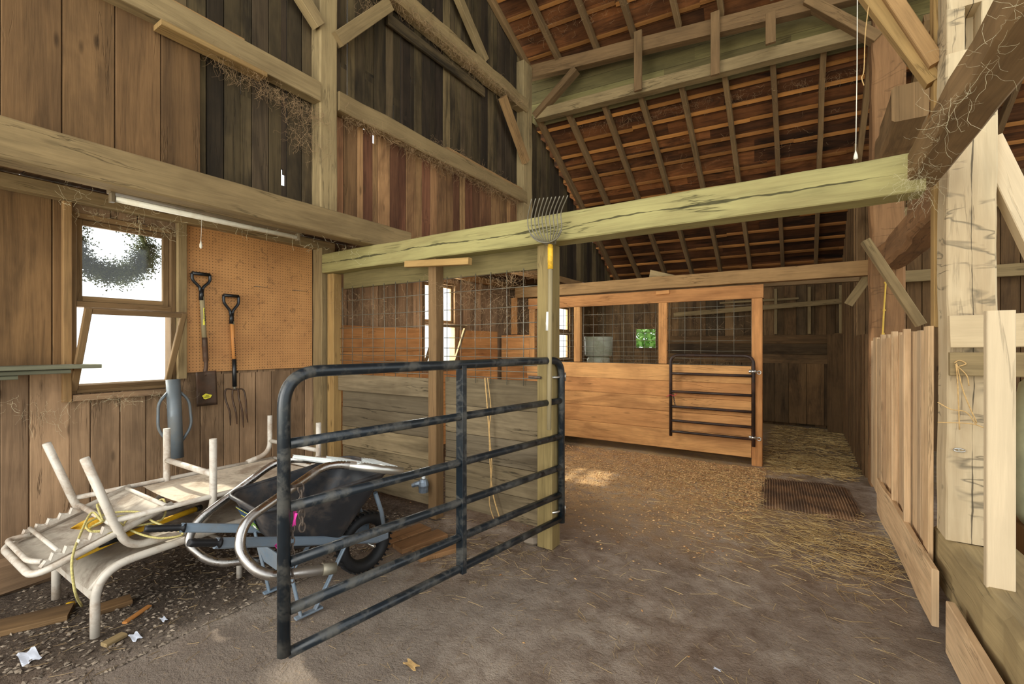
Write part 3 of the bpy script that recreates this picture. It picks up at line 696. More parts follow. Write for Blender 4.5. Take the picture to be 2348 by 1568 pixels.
timber('plank', (.52, BY - .5, 0), (.52, BY - .5, 1.68), .30, .03, 'back_board', 'wide brown plank standing in the far corner right of the doorway boards', 'board', up=(0, 1, 0))
# ---- right hand side
timber('post', (.76, 6.22, 0), (.76, 6.22, 5.35), .28, .26, 'hewn_brown', 'big rough brown post standing at the far end of the right partition', 'post', up=(0, 1, 0), seg=22, jit=.010, ch=.02)
timber('beam', (.74, 4.8, 3.46), (.76, 6.09, 3.46), 0.235, .29, 'rafter', 'hewn beam stub whose square end points at the viewer, high on the big brown post', 'beam', seg=8, jit=.008, ch=.02)
timber('beam', (.76, 3.50, 2.44), (.76, 6.09, 2.40), .20, .26, 'hewn_brown', 'heavy hewn beam between the pale post and the big brown post', 'beam', seg=12, jit=.014, ch=.03, bow=-.03)
def hewn_post():
    r = empty('hewn_post', (.745, 3.36, .47), 'massive pale hand-hewn post with chop marks and an open mortise, right foreground', 'post')
    mb = MB(); x0, x1, y0, y1 = .645, .835, 3.26, 3.46
    # built round the mortise hole (front face)
    m0, m1, mz0, mz1 = .715, .775, 3.03, 3.26
    mb.box(x0, x1, y0, y1, .47, mz0, seg=20, jit=.0035, ch=.008, r=(.2, .4, .31)); mb.box(x0, x1, y0, y1, mz1, 5.6, seg=16, jit=.0035, ch=.008, r=(.2, .4, .31))
    mb.box(x0, m0, y0, y1, mz0 - .01, mz1 + .01, r=(.2, .4, .31)); mb.box(m1, x1, y0, y1, mz0 - .01, mz1 + .01, r=(.2, .4, .31)); mb.box(m0 - .01, m1 + .01, y0 + .13, y1, mz0 - .01, mz1 + .01, r=(.2, .4, .31))
    mb.build('shaft', M['hewn'], r)
    mb = MB(); ry = y0 - .004; c = P(2198, 1031, Y=ry)
    mb.tube([c + V((.022 * math.cos(t), -.012 + .008 * math.sin(t), .007 * math.sin(t))) for t in [k * math.pi / 8 for k in range(16)]], .0035, 6, closed=True)
    mb.tube([c + V((0, .02, 0)), c + V((0, -.006, 0))], .004, 6); mb.build('ring', M['silver'], r)
hewn_post()
tw = MB()
for pts in ([(2150, 922), (2180, 938), (2215, 945), (2240, 975)], [(2150, 968), (2230, 972), (2275, 990)], [(2192, 835), (2196, 880), (2200, 985)], [(2193, 832), (2210, 900), (2240, 970)], [(2190, 835), (2216, 860), (2222, 885)], [(2188, 832), (2200, 826), (2215, 834), (2198, 840)]):
    tw.tube(spline([P(u, v, Y=3.175) for u, v in pts], 6), .0028, 6)
tag(tw.build('baling_twine', M['twine'], origin=P(2195, 835, Y=3.175)), 'orange-tan baling twine knotted around the pale hewn post', 'twine')
timber('overhead_beam', (.50, -2.0, 2.365), (.50, 3.07, 2.365), .135, .14, "rafter", 'big dark cobwebbed beam passing overhead toward the viewer, upper right', 'beam', seg=22, jit=.006, ch=.012)
timber('stud', (.655, 3.52, 1.60), (.655, 3.52, 5.2), .045, .09, 'new_pine', 'tall thin stud just left of the pale hewn post', 'post', up=(0, 1, 0), seg=6, jit=.002)
timber('brace', P(1962, -45, Y=3.50), P(2140, 190, Y=3.50), .07, .075, 'new_pine', 'lower of two slanted braces meeting the thin stud at top right', 'brace', up=(0, 1, 0))
timber('brace', P(2015, -45, Y=3.46), P(2146, 150, Y=3.46), .07, .085, 'beam_brown', 'upper of two slanted braces meeting the thin stud at top right', 'brace', up=(0, 1, 0))
timber('brace', P(2262, 325, Y=3.36), P(2400, 610, Y=3.36), .10, .10, 'white_pine', 'pale brace slanting down right from the hewn post', 'brace', up=(0, 1, 0))
timber('brace', P(2112, 745, Y=3.90), P(1984, 552, Y=3.90), .05, .095, 'beam_grey', 'loose grey two-by-four leaning up left from the top of the right partition', 'board', up=(0, 1, 0))
timber('girt', (.9, 8.5, 3.38), (5.2, 8.5, 3.38), .10, .14, 'beam_grey', 'grey girt at the top of the planked wall behind the pale post', 'beam')
timber('girt', (.9, 8.5, 2.47), (4.2, 8.5, 2.47), .10, .16, 'beam_grey', 'lower horizontal girt on the planked wall behind the pale post', 'beam')
timber('post', (2.08, 6.6, 0), (2.08, 6.6, 4.9), .22, .22, 'beam_brown', 'brown post with a bolt hole at the right edge behind the pale brace', 'post', up=(0, 1, 0), seg=10, jit=.006)
timber('rail_board', (.642, 3.20, 1.565), (1.9, 3.20, 1.60), .035, .165, 'hewn', 'upper rough horizontal board fixed across the pale hewn post', 'board', seg=6, jit=.003)
timber('rail_board', (.642, 3.20, 1.40), (1.9, 3.20, 1.41), .035, .12, 'beam_grey', 'lower greenish horizontal board fixed across the pale hewn post', 'board')
timber('stake', (.712, 2.76, 0), (.712, 2.76, 1.645), .088, .045, 'white_pine', 'upright pale two-by-four in the right foreground', 'post', up=(0, 1, 0))
timber('foundation_sill', (.80, 1.1, .30), (.80, 3.56, .30), .30, .33, "post_grey", 'thick hewn sill timber lying under the pale post', 'beam', seg=14, jit=.006, ch=.03)
timber('skirt_board', (.615, 1.1, .15), (.60, 2.95, .15), .035, .25, "pale_board", 'pale board leaning against the foot of the sill timber', 'board', seg=4, jit=.003)
timber('skirt_board', (.585, 3.20, .17), (.575, 5.15, .17), .03, .30, 'pale_board', 'worn low board along the foot of the right partition', 'board', seg=6, jit=.006)
# right partition: vertical boards with proud studs
mb = MB(); y = 3.46; k = 0
while y < 6.08:
    w = random.uniform(.10, .17); z1 = 1.60 - (y - 3.4) * .018 + random.uniform(-.02, .02); o = random.uniform(-.008, .008)
    if k in (4, 8, 13): mb.box(.575, .61, y, y + .05, .12 if k < 8 else .02, z1 + .01); y += .05
    else: mb.beam((.625 + o, y + w / 2, .16 if y < 5.0 else .05), (.628 + o, y + w / 2, z1), .024, w - .003, up=(0, 1, 0), ch=.003); y += w
    k += 1
tag(mb.build('plank_partition', M['pale_board'], origin=(.62, 4.8, .1)), 'waist-high partition of upright pale planks along the right side', 'partition')

# ================================================================== THE BIG BLACK GATE
def gate(name, A, B, z0, z1, rails, stiles, r, rc0, rc1, mat, label, drop0=0, drop1=.03, flip=1):
    A, B = V(A), V(B); d = (B - A).normalized(); L = (B - A).length; o = V((A.x, A.y, 0)); nrm = V((d.y, -d.x, 0)) * flip
    at = lambda s, z, n=0: V((A.x, A.y, z)) + d * s + nrm * n
    root = empty(name, at(0, z0), label, 'gate')
    mb = MB(); mb.tube(fillet([at(0, z0 - drop0), at(0, z1), at(L, z1), at(L, z0 - drop1)], {1: rc0, 2: rc1}, 10), r, 16)
    mb.build('frame_tube', mat, root)
    for z in rails:
        mb = MB(); mb.tube([at(r * .8, z), at(L * .3, z), at(L * .7, z), at(L - r * .8, z)], r * .88, 12); mb.build('rail', mat, root)
    for s in stiles:
        mb = MB(); mb.beam(at(s, z0 - r, r * 1.02), at(s, z1 - r * .2, r * 1.02), .034, .006, up=nrm); mb.beam(at(s - .014, z0 - r, 0), at(s - .014, z1 - r, 0), .005, r * 2.1, up=nrm)
        mb.build('stile', mat, root)
    return root, at, d, nrm, L
def chain_mesh(p, q, n, lw=.011, ll=.034, r=.0028, sag=0):
    mb = MB(); p, q = V(p), V(q); d = (q - p).normalized(); e = d.cross(V((.3, 1, .1))).normalized(); f = d.cross(e)
    for i in range(n):
        c = p.lerp(q, (i + .5) / n) + V((0, 0, -sag * 4 * (i + .5) / n * (1 - (i + .5) / n))); s = e if i % 2 else f; pts = []
        for k in range(14):
            a = 2 * math.pi * k / 14; pts.append(c + d * (ll / 2 * math.cos(a) * 1.0) + s * (lw * math.sin(a) * .8))
        mb.tube(pts, r, 5, closed=True)
    return mb
g1, at, d, nr, L = gate('tube_gate', (-1.815, 1.085, 0), (-1.508, 3.05, 0), .21, 1.385, [1.085, .82, .59, .39, .21], [.99], .026, .15, .12, M['black_gate'],
    'large black tubular steel gate standing open in the middle foreground')
for z in (1.26, .27):
    mb = MB()
    mb.tube([at(L + .02, z, 0), at(L - .05, z, 0), at(L - .09, z, -.02)], .009, 8); mb.lathe(at(L + .035, z), [(.0, -.03), (.016, -.03), (.016, .03), (0, .03)], 10)
    mb.build('hinge', M['silver'], g1)
mb = MB(); b = P(690, 1112, T=2.0); mb = chain_mesh(b, b + V((.005, .004, -.20)), 7, ll=.042, lw=.015, r=.0038)
mb.tube([b, at(.03, b.z + .02)], .007, 6)
cm = mb.build('chain', M['rust'], g1)
mb = chain_mesh(at(.035, .74, .0), at(.035, .50, .0), 9); mb.build('chain', M['rust'], g1)
for (u0, v0), (u1, v1), (u2, v2) in (((672, 1170), (684, 1176), (674, 1206)), ((642, 1235), (632, 1252), (645, 1262))):
    mb = MB(); mb.grid(lambda s, t, a=P(u0, v0, T=1.93), b=P(u1, v1, T=1.90), c=P(u2, v2, T=1.92): (a.lerp(b, s)).lerp(c, t) + V((0, .01 * math.sin(s * 6), 0)), 5, 5)
    mb.build('ribbon', M['pink'], g1)
# small gate on the stall front
g2, at, d, nr, L = gate('tube_gate', (-1.485, SY - .125, 0), (-.50, SY - .125, 0), .33, 1.36, [1.115, .874, .672, .485, .34], [], .020, .11, .11, M['rust_black'],
    'small black tubular gate hanging flat against the orange stall boards', drop0=.05, drop1=.08)
for z in (1.17, .36):
    mb = MB()
    mb.tube([at(L - .05, z, -.0), at(L + .03, z, -.0)], .022, 10); mb.tube([at(L + .06 + .022 * math.cos(k * .7), z - .01 + .022 * math.sin(k * .7), .01) for k in range(9)], .006, 6, closed=True)
    mb.tube([at(L + .02, z), at(L + .07, z, 0), at(L + .07, z, -.05)], .008, 6)
    mb.build('hinge', M['silver'], g2)
mb = chain_mesh(at(.02, .86, -.03), at(.05, .68, -.03), 8, ll=.034); mb.build('chain', M['rust'], g2)
mb = MB(); mb.tube(spline([at(-.05, .80, .03), at(0, .83, .03), at(.05, .82, .03), at(.08, .85, .03)], 4), .009, 5, flat=.4); mb.build('ribbon', M['red_ribbon'], g2)

# ================================================================== CHAISE LONGUES
CXL, CXR = -3.74, -3.08
def upturned_chaise():
    r = empty('chaise_longue', (-3.42, .9, .40), 'white-framed chaise longue lying upside down, legs in the air, on top of another', 'chaise longue')
    for X, s in ((CXL, -1), (CXR, 1)):
        mb = MB(); mb.tube(fillet([(X, .90, .565), (X, 1.5, .56), (X, 2.16, .55)], .03), .015, 10); mb.build('side_rail', M['white_metal'], r)
        mb = MB(); mb.tube(fillet([(X, .785, .92), (X, .905, .545), (X, .965, .40), (X, 1.40, .385)], {1: .05, 2: .12}, 8), .0205, 12)
        mb.lathe((X, .785, .92), [(.0005, .002), (.019, .002), (.019, -.01)], 12, axis=(0, -.3, .95)); mb.build('leg', M['white_metal'], r)
        mb = MB(); mb.tube(fillet([(X, 1.385, .915), (X, 1.385, .47), (X, 1.26, .385)], {1: .10}, 8), .021, 12); mb.build('leg', M['white_metal'], r)
        mb = MB(); mb.tube(fillet([(X, 2.115, .91), (X, 2.115, .60), (X, 1.93, .56)], {1: .12}, 8), .019, 12); mb.build('leg', M['white_metal'], r)
    for y, z, rr in ((.925, .52, .015), (1.385, .695, .019), (2.115, .70, .016), (2.15, .55, .014)):
        mb = MB(); mb.tube([(CXL, y, z), ((CXL + CXR) / 2, y, z), (CXR, y, z)], rr, 10); mb.build('crossbar', M['white_metal'], r)
    # sling of the seat section
    mb = MB(); mb.grid(lambda s, t: (CXL + .02 + (CXR - CXL - .04) * s, 1.24 + .88 * t, .552 - .012 * math.sin(math.pi * s)), 8, 12); mb.build('seat_sling', M['sling_light'], r)
    # backrest hinged at y 1.17 and drooping toward the viewer
    def bp(x, t, n=0): a = V((x, 1.17, .575)); b = V((x, .60, .39)); q = a.lerp(b, t); return q + V((0, -.3, .93)) * n
    mb = MB(); xl, xr = CXL + .035, CXR - .005
    mb.tube(fillet([bp(xl, 0), bp(xl, 1.0), bp(xr, 1.0), bp(xr, 0)], {1: .10, 2: .10}, 8), .0165, 10); mb.tube([bp(xl, .04), bp(xr, .04)], .012, 8); mb.build('backrest_frame', M['white_metal'], r)
    mb = MB(); mb.grid(lambda s, t: bp(xl + .01 + (xr - xl - .02) * s, .05 + .92 * t, -.004 - .02 * math.sin(math.pi * s) * math.sin(math.pi * t)), 10, 12); mb.build('backrest_sling', M['sling'], r)
    for x in (xl + .055, xr - .045):
        mb = MB(); pts = [bp(x, .45, .01)]
        for k in range(5):
            t = .48 + k * .085; pts += [bp(x, t, .035), bp(x, t + .012, .05), bp(x, t + .045, .022), bp(x, t + .07, .03)]
        pts += [bp(x, .93, .012)]; mb.tube(pts, .010, 6, sm=False); mb.poly([p + V((.003, 0, 0)) for p in pts], .006); mb.build('ratchet_strip', M['white_metal'], r)
    mb = MB(); mb.tube([bp(xl + .05, .80, .045), bp(xr - .05, .80, .045)], .011, 8); mb.tube(fillet([bp(xl + .08, .82, .02), bp(xl + .06, .96, .045), bp(xr - .16, .96, .03), bp(xr - .08, .9, .02)], .06), .013, 8); mb.build('support_bar', M['white_metal'], r)
    return r
upturned_chaise()
def lower_chaise():
    r = empty('chaise_longue', (-3.37, .8, 0), 'white-framed chaise longue standing upright with grey sling, under the upturned one', 'chaise longue')
    for X in (-3.69, -3.04):
        mb = MB(); mb.tube(fillet([(X, .815, .01), (X, .815, .345), (X, 1.3, .362), (X, 2.55, .365)], {1: .17, 2: .1}, 10), .021, 12); mb.build('side_rail', M['white_metal'], r)
        mb = MB(); mb.tube([(X, 1.52, .01), (X, 1.52, .2), (X, 1.52, .345)], .017, 10); mb.build('leg', M['white_metal'], r)
        mb = MB(); mb.tube([(X, 2.40, .01), (X, 2.40, .2), (X, 2.40, .345)], .017, 10); mb.build('leg', M['white_metal'], r)
        mb = MB(); mb.tube(fillet([(X + (.02 if X < -3.3 else -.02), .80, .25), (X + (.02 if X < -3.3 else -.02), .88, .345), (X + (.02 if X < -3.3 else -.02), 1.5, .377)], .08, 8), .011, 8); mb.build('sling_edge', M['white_metal'], r)
    mb = MB(); mb.beam((-3.69, .815, .215), (-3.04, .815, .215), .02, .052); mb.build('crossbar', M['white_metal'], r)
    mb = MB(); mb.tube([(-3.69, 1.52, .2), (-3.04, 1.52, .2)], .014, 8); mb.build('crossbar', M['white_metal'], r)
    prof = fillet([(0, .80, .245), (0, .87, .345), (0, 1.5, .368), (0, 2.5, .37)], .12, 8)
    mb = MB(); m = len(prof) - 1
    mb.grid(lambda s, t: V((-3.67 + .61 * s, 0, -.012 * math.sin(math.pi * s))) + prof[min(m, round(t * m))], 8, m); mb.build('seat_sling', M['sling'], r)
lower_chaise()
# yellow-handled tool wedged between the two
t = empty('yellow_pole', P(190, 1275, T=2.38), 'yellow plastic pole wedged between the stacked chaises', 'pole')
mb = MB(); mb.tube([P(176, 1280, T=2.37), P(300, 1222, T=2.62), P(452, 1166, T=2.90)], [.010, .015, .0165], 12); mb.build('shaft', M['yellow'], t)
mb = MB(); mb.tube([P(226, 1250, T=2.45), P(272, 1234, T=2.52)], .0165, 12); mb.build('sleeve', M['black_plastic'], t); mb = MB(); mb.tube([P(450, 1167, T=2.89), P(460, 1163, T=2.92)], .019, 12); mb.build('sleeve', M['black_plastic'], t)
mb = MB(); c = P(205, 1205, Z=.47)
mb.grid(lambda s, q: P(160 + 95 * s, 1212 - 26 * s - 10 * math.sin(math.pi * s) * (1 - 2 * q) * 1.2, Z=.495 + .01 * math.sin(6 * q)), 10, 4)
tag(mb.build('scoop_blade', M['yellow_paint'], origin=c), 'flat yellow scraper lying on the upturned chaise backrest', 'scraper')
# rope
mb = MB(); pts = []
ctr = [(195, 1190), (250, 1185), (300, 1190), (345, 1165), (375, 1150), (372, 1195), (300, 1212), (230, 1222), (205, 1218), (240, 1198), (290, 1188), (270, 1222), (215, 1226), (200, 1205), (260, 1180), (330, 1180), (350, 1200), (420, 1228), (360, 1238), (290, 1215), (225, 1160), (235, 1200), (210, 1180), (180, 1240), (165, 1290), (168, 1340), (176, 1375), (188, 1395)]
dep = [2.72, 2.68, 2.66, 2.7, 2.72, 2.62, 2.5, 2.46, 2.5, 2.52, 2.6, 2.48, 2.46, 2.5, 2.6, 2.62, 2.55, 2.56, 2.5, 2.5, 2.62, 2.5, 2.55, 2.36, 2.22, 2.2, 2.22, 2.4]
mb.tube(spline([P(u, v, T=t_ ) + V((0, 0, .012)) for (u, v), t_ in zip(ctr, dep)], 7), .0058, 7)
tag(mb.build('rope', M['rope'], origin=P(200, 1200, T=2.5)), 'loose yellow-green rope tangled on the chaises, one end hanging to the ground', 'rope')

# ================================================================== WHEELBARROW
WO = V((-2.45, 2.02, 0)); WD = V((.12, .993, 0)).normalized(); WS = V((WD.y, -WD.x, 0))
def wb(s, w, z): return WO + WD * s + WS * w + V((0, 0, z))
def wheelbarrow():
    r = empty('wheelbarrow', WO, 'wheelbarrow with deep black tray and blue-grey steel arms behind the open gate', 'wheelbarrow')
    wh = MB(); R, rt = .155, .040
    for k in range(1): wh.lathe(wb(0, 0, .195), [(R + rt * math.cos(a) * .98, rt * 1.15 * math.sin(a)) for a in [2 * math.pi * q / 12 for q in range(13)]], 36, axis=WS)
    for k in range(34):
        a = 2 * math.pi * k / 34; c = wb(0, 0, .195) + (WD * math.cos(a) + V((0, 0, math.sin(a)))) * (R + rt - .002); q = WD * math.cos(a) + V((0, 0, math.sin(a)))
        wh.beam(c - WS * .034, c + WS * .034, .012, .012, up=q)
    tyre = wh.build('tyre', M['rubber'], r)
    mb = MB(); mb.lathe(wb(0, 0, .195), [(.122, -.03), (.118, -.036), (.10, -.02), (.05, -.012), (.028, -.03), (.001, -.034), (.001, .034), (.028, .03), (.05, .012), (.10, .02), (.118, .036), (.122, .03)], 28, axis=WS); mb.build('hub', M['grip'], tyre); bpy.context.view_layer.update()
    h = bpy.data.objects[-1] if False else None
    mb = MB(); mb.tube([wb(0, -.12, .195), wb(0, .12, .195)], .009, 8); mb.build('axle', M['silver'], r)
    for s in (-1, 1):
        mb = MB(); mb.beam(wb(-.95, .26 * s, .545 + .03 * s), wb(.02, .115 * s, .235), .03, .048, seg=4, ch=.008); mb.beam(wb(.02, .115 * s, .235), wb(.10, .11 * s, .235), .03, .05, ch=.008); mb.build('arm', M['barrow_steel'], r)
        mb = MB(); a, b = wb(-1.08 + .02 * s, .28 * s, .585 + .035 * s), wb(-.93, .258 * s, .540 + .03 * s); n = 15; pp = [a.lerp(b, k / n) for k in range(n + 1)]
        mb.tube(pp, [.016] + [.0195 if k % 2 else .0175 for k in range(n - 2)] + [.023, .026], 12); mb.build('grip', M['grip'], r)
        mb = MB(); mb.tube([wb(.09, .10 * s, .25), wb(.03, .15 * s, .42), wb(-.03, .17 * s, .56)], .014, 10); mb.build('front_brace', M['barrow_steel'], r)
        mb = MB(); mb.beam(wb(-.60, .20 * s, .40), wb(-.52, .20 * s, .015), .03, .012, up=WD); mb.beam(wb(-.22, .16 * s, .31), wb(-.44, .20 * s, .015), .03, .012, up=WD)
        mb.beam(wb(-.55, .20 * s, .012), wb(-.40, .20 * s, .012), .035, .012); mb.build('leg', M['barrow_steel'], r)
    mb = MB(); mb.grid(lambda a, b: wb(-.60 + .05 * a, -.2 + .4 * b, .36 - .15 * a) , 6, 8); mb.grid(lambda a, b: wb(-.605 + .05 * a, -.2 + .4 * b, .36 - .15 * a), 6, 8); mb.build('leg_plate', M['barrow_steel'], r)
    # tray
    def ringpts(s0, s1, w0, w1, z0, z1, n=9):
        pts = []; cr = .22
        cs = [(s0, -w0), (s1, -w1), (s1, w1), (s0, w0)]
        zz = [z0, z1, z1, z0]; cpts = [wb(a, b, c) for (a, b), c in zip(cs, zz)]
        for i in range(4):
            p, q, t = cpts[i - 1], cpts[i], cpts[(i + 1) % 4]
            l = min((p - q).length, (t - q).length) * cr; a = q + (p - q).normalized() * l; b = q + (t - q).normalized() * l
            for k in range(n): u = k / (n - 1); pts.append(a * (1 - u) ** 2 + q * 2 * u * (1 - u) + b * u * u)
        return pts
    levels = [ringpts(-.74, .05, .245, .285, .648, .712), ringpts(-.725, .03, .23, .27, .645, .71), ringpts(-.715, .02, .225, .265, .62, .69), ringpts(-.65, -.14, .19, .21, .48, .48), ringpts(-.57, -.24, .16, .17, .385, .345), ringpts(-.53, -.28, .13, .13, .37, .325)]
    mb = MB(); b0 = 0
    for ring in levels: mb.v += ring
    n = len(levels[0])
    for i in range(len(levels) - 1):
        for k in range(n):
            k2 = (k + 1) % n; mb.face([i * n + k, i * n + k2, (i + 1) * n + k2, (i + 1) * n + k], [(0, 0)] * 4, (.5,) * 3, True)
    mb.face([(len(levels) - 1) * n + k for k in range(n)], [(0, 0)] * n, (.5,) * 3)
    tr = mb.build('tray', M['tray'], r); md = tr.modifiers.new('thick', 'SOLIDIFY'); md.thickness = .006
    mb = MB(); mb.tube(levels[0], .011, 8, closed=True); rim = mb.build('rim', M['tray']); rim.parent = tr; rim.location = (0, 0, 0)
    # label on the rear face of the tray
    a, b, c, dd = wb(-.705, -.16, .595), wb(-.705, .05, .595), wb(-.655, .03, .49), wb(-.655, -.15, .49); off = V((0, -.012, -.004))
    def q4(s0, s1, t0, t1, o): f = lambda s, t: (a.lerp(b, s)).lerp(dd.lerp(c, s), t) + off * o; return [f(s0, t0), f(s1, t0), f(s1, t1), f(s0, t1)]
    for nm, mt, rects in (('label', 'sticker_b', [(0, 1, 0, .55, 1)]), ('label', 'sticker_g', [(.15, .95, .62, 1.0, 1)]), ('label', 'sticker_y', [(.0, .8, .06, .10, 1.15), (.05, .9, .50, .55, 1.15), (.1, .6, .68, .72, 1.15)]), ('label', 'sticker_w', [(.7, .9, .78, .95, 1.2)])):
        mb = MB()
        for q in rects: mb.poly(q4(*q), .001)
        mb.build(nm, M[mt], tr).location = (0, 0, 0)
    fc = bpy.data.curves.new('lettering', 'FONT'); fc.body = '6 CUBIC'; fc.size = .042; fc.extrude = .0006; tmp = bpy.data.objects.new('lettering_curve', fc); COL.objects.link(tmp)
    me = bpy.data.meshes.new_from_object(tmp.evaluated_get(bpy.context.evaluated_depsgraph_get())); COL.objects.unlink(tmp); bpy.data.objects.remove(tmp)
    me.materials.clear(); me.materials.append(M['sticker_w']); lt = bpy.data.objects.new('lettering', me); COL.objects.link(lt)
    ex = (b - a).normalized(); ey = (a - dd).normalized(); ez = ex.cross(ey).normalized(); mt = Matrix((ex, ey, ez)).transposed().to_4x4(); mt.translation = q4(.08, .9, .42, .9, 1.6)[0] - WO
    lt.parent = tr; lt.matrix_local = mt
    return r
wheelbarrow()

# ================================================================== POOL LADDER lying across the barrow
def ladder():
    r = empty('pool_ladder', (-2.6, 1.6, .7), 'stainless pool ladder with white treads lying across the wheelbarrow', 'ladder')
    A = [P(u, v, T=t) for u, v, t in ((905, 1079, 2.72), (830, 1069, 2.68), (750, 1063, 2.60), (560, 1195, 2.15), (545, 1262, 2.09), (600, 1324, 2.08), (765, 1303, 2.24))]
    B = [P(u, v, T=t) for u, v, t in ((850, 1060, 3.20), (770, 1056, 3.16), (640, 1052, 3.08), (452, 1193, 2.66), (426, 1245, 2.60), (485, 1294, 2.62), (650, 1275, 2.82))]
    for pts in (A, B):
        mb = MB(); mb.tube(fillet(pts, {1: .02, 2: .12, 3: .12, 4: .10, 5: .14}, 8), .0235, 16); o = mb.build('rail', M['chrome'], r)
        mb = MB(); mb.tube([pts[-1].lerp(pts[-2], .16), pts[-1] + (pts[-1] - pts[-2]).normalized() * .012], .027, 14); mb.build('end_clamp', M['galv'], o).location = (0, 0, 0)
        mb = MB(); mb.tube([pts[0] + (pts[0] - pts[1]).normalized() * .05, pts[1].lerp(pts[2], .35)], .026, 12); mb.build('sleeve', M['silver'], o).location = (0, 0, 0)
    for t in (.04, .42, .80):
        a = A[0].lerp(A[2], t); b = B[0].lerp(B[2], t * .95 + .0); d = (A[0] - A[2]).normalized(); up = d.cross((b - a).normalized()).normalized()
        if up.z < 0: up = -up
        mb = MB(); mb.beam(a + up * .012 - d * .02, b + up * .012 - d * .02, .085, .026, up=up, ch=.01)
        for k in range(6): o = d * (-.05 + .017 * k - .01); mb.beam(a + o + up * .026, b + o + up * .026, .006, .004, up=up)
        mb.build('tread', M['white_plastic'], r)
ladder()

# ================================================================== HAND TOOLS
def shaft(p, q, r, mat, parent, name='shaft', n=12):
    mb = MB(); mb.tube([p, V(p).lerp(q, .5), q], r, n); return mb.build(name, M[mat], parent)
def dgrip(p_top, w, q_neck, parent):
    """D handle: crossbar at the top, two arms meeting at the neck"""
    p, q = V(p_top), V(q_neck); y = V((0, 1, 0)); mb = MB()
    mb.tube([p - y * w / 2, p + y * w / 2], .0145, 12)
    for s in (-1, 1): mb.tube(spline([p + y * s * w / 2, p.lerp(q, .38) + y * s * w * .47, p.lerp(q, .75) + y * s * w * .12, q + V((0, 0, -.0)) + y * s * .006], 5), [.013] * 12 + [.014] * 4, 8, flat=.8)
    mb.tube([q + V((0, 0, .02)), q - V((0, 0, .075))], [.017, .020], 12); return mb.build('grip', M['black_plastic'], parent)
PX = LX + .055
def shovel():
    X = PX + .01; top = P(461, 628, X=X); neck = P(462, 668, X=X); r = empty('shovel', P(470, 930, X=X), 'flat square shovel with faded handle hanging on the pegboard', 'shovel')
    dgrip(top, .135, neck, r); s0 = P(463, 680, X=X); s1 = P(469, 782, X=X)
    h = shaft(s0, s1, .0185, 'handle_grey', r)
    s2 = P(471, 838, X=X) + V((.012, 0, 0)); s3 = P(466, 862, X=X) + V((.02, 0, 0))
    mb = MB(); mb.tube(spline([s1 + V((0, 0, .03)), s1.lerp(s2, .6), s2, s3], 5), [.021] * 8 + [.016] * 8, 12)
    mb.build('socket', M['dark_steel'], r)
    c = [P(443, 853, X=X), P(490, 849, X=X), P(497, 927, X=X), P(449, 932, X=X)]
    mb = MB(); mb.grid(lambda s, t: (c[0].lerp(c[1], s)).lerp(c[3].lerp(c[2], s), t) + V((.012 - .03 * t + .012 * abs(s - .5) * 2 + .02, 0, 0)), 10, 10); bl = mb.build('blade', M['dark_steel'], r); bl.modifiers.new('t', 'SOLIDIFY').thickness = .003
    mb = MB(); pt = P(471, 908, X=X) + V((.030, 0, 0)); mb.poly([pt + V((0, .035 * math.cos(a) * (1 + .15 * math.sin(5 * a)), .022 * math.sin(a) * (1 + .2 * math.cos(3 * a)))) for a in [k * math.pi / 10 for k in range(20)]], .001); s = mb.build('sticker', M['sticker_y'], bl); s.location = (0, 0, 0)
    mb = MB()
    for k in range(4): mb.box(pt.x + .001, pt.x + .002, pt.y - .022 + .004 * k, pt.y + .022 - .003 * k, pt.z - .010 + .006 * k, pt.z - .008 + .006 * k, 'y')
    mb.build('print', M['ink'], bl).location = (0, 0, 0)
    mb = MB(); a, b = P(466, 706, X=X), P(467.5, 745, X=X); mb.grid(lambda s, t: a.lerp(b, t) + V((.0195 * math.cos(-1.0 + 1.0 * s), .0195 * math.sin(-1.0 + 1.0 * s), 0)), 8, 4); s = mb.build('sticker', M['sticker_y'], h); s.location = (0, 0, 0)
    mb = MB()
    for k in range(7): p = a.lerp(b, .12 + .1 * k); mb.box(p.x + .0192, p.x + .0204, p.y - .002, p.y + .005, p.z - .006, p.z + .005)
    mb.build('print', M['ink'], h).location = (0, 0, 0)
shovel()
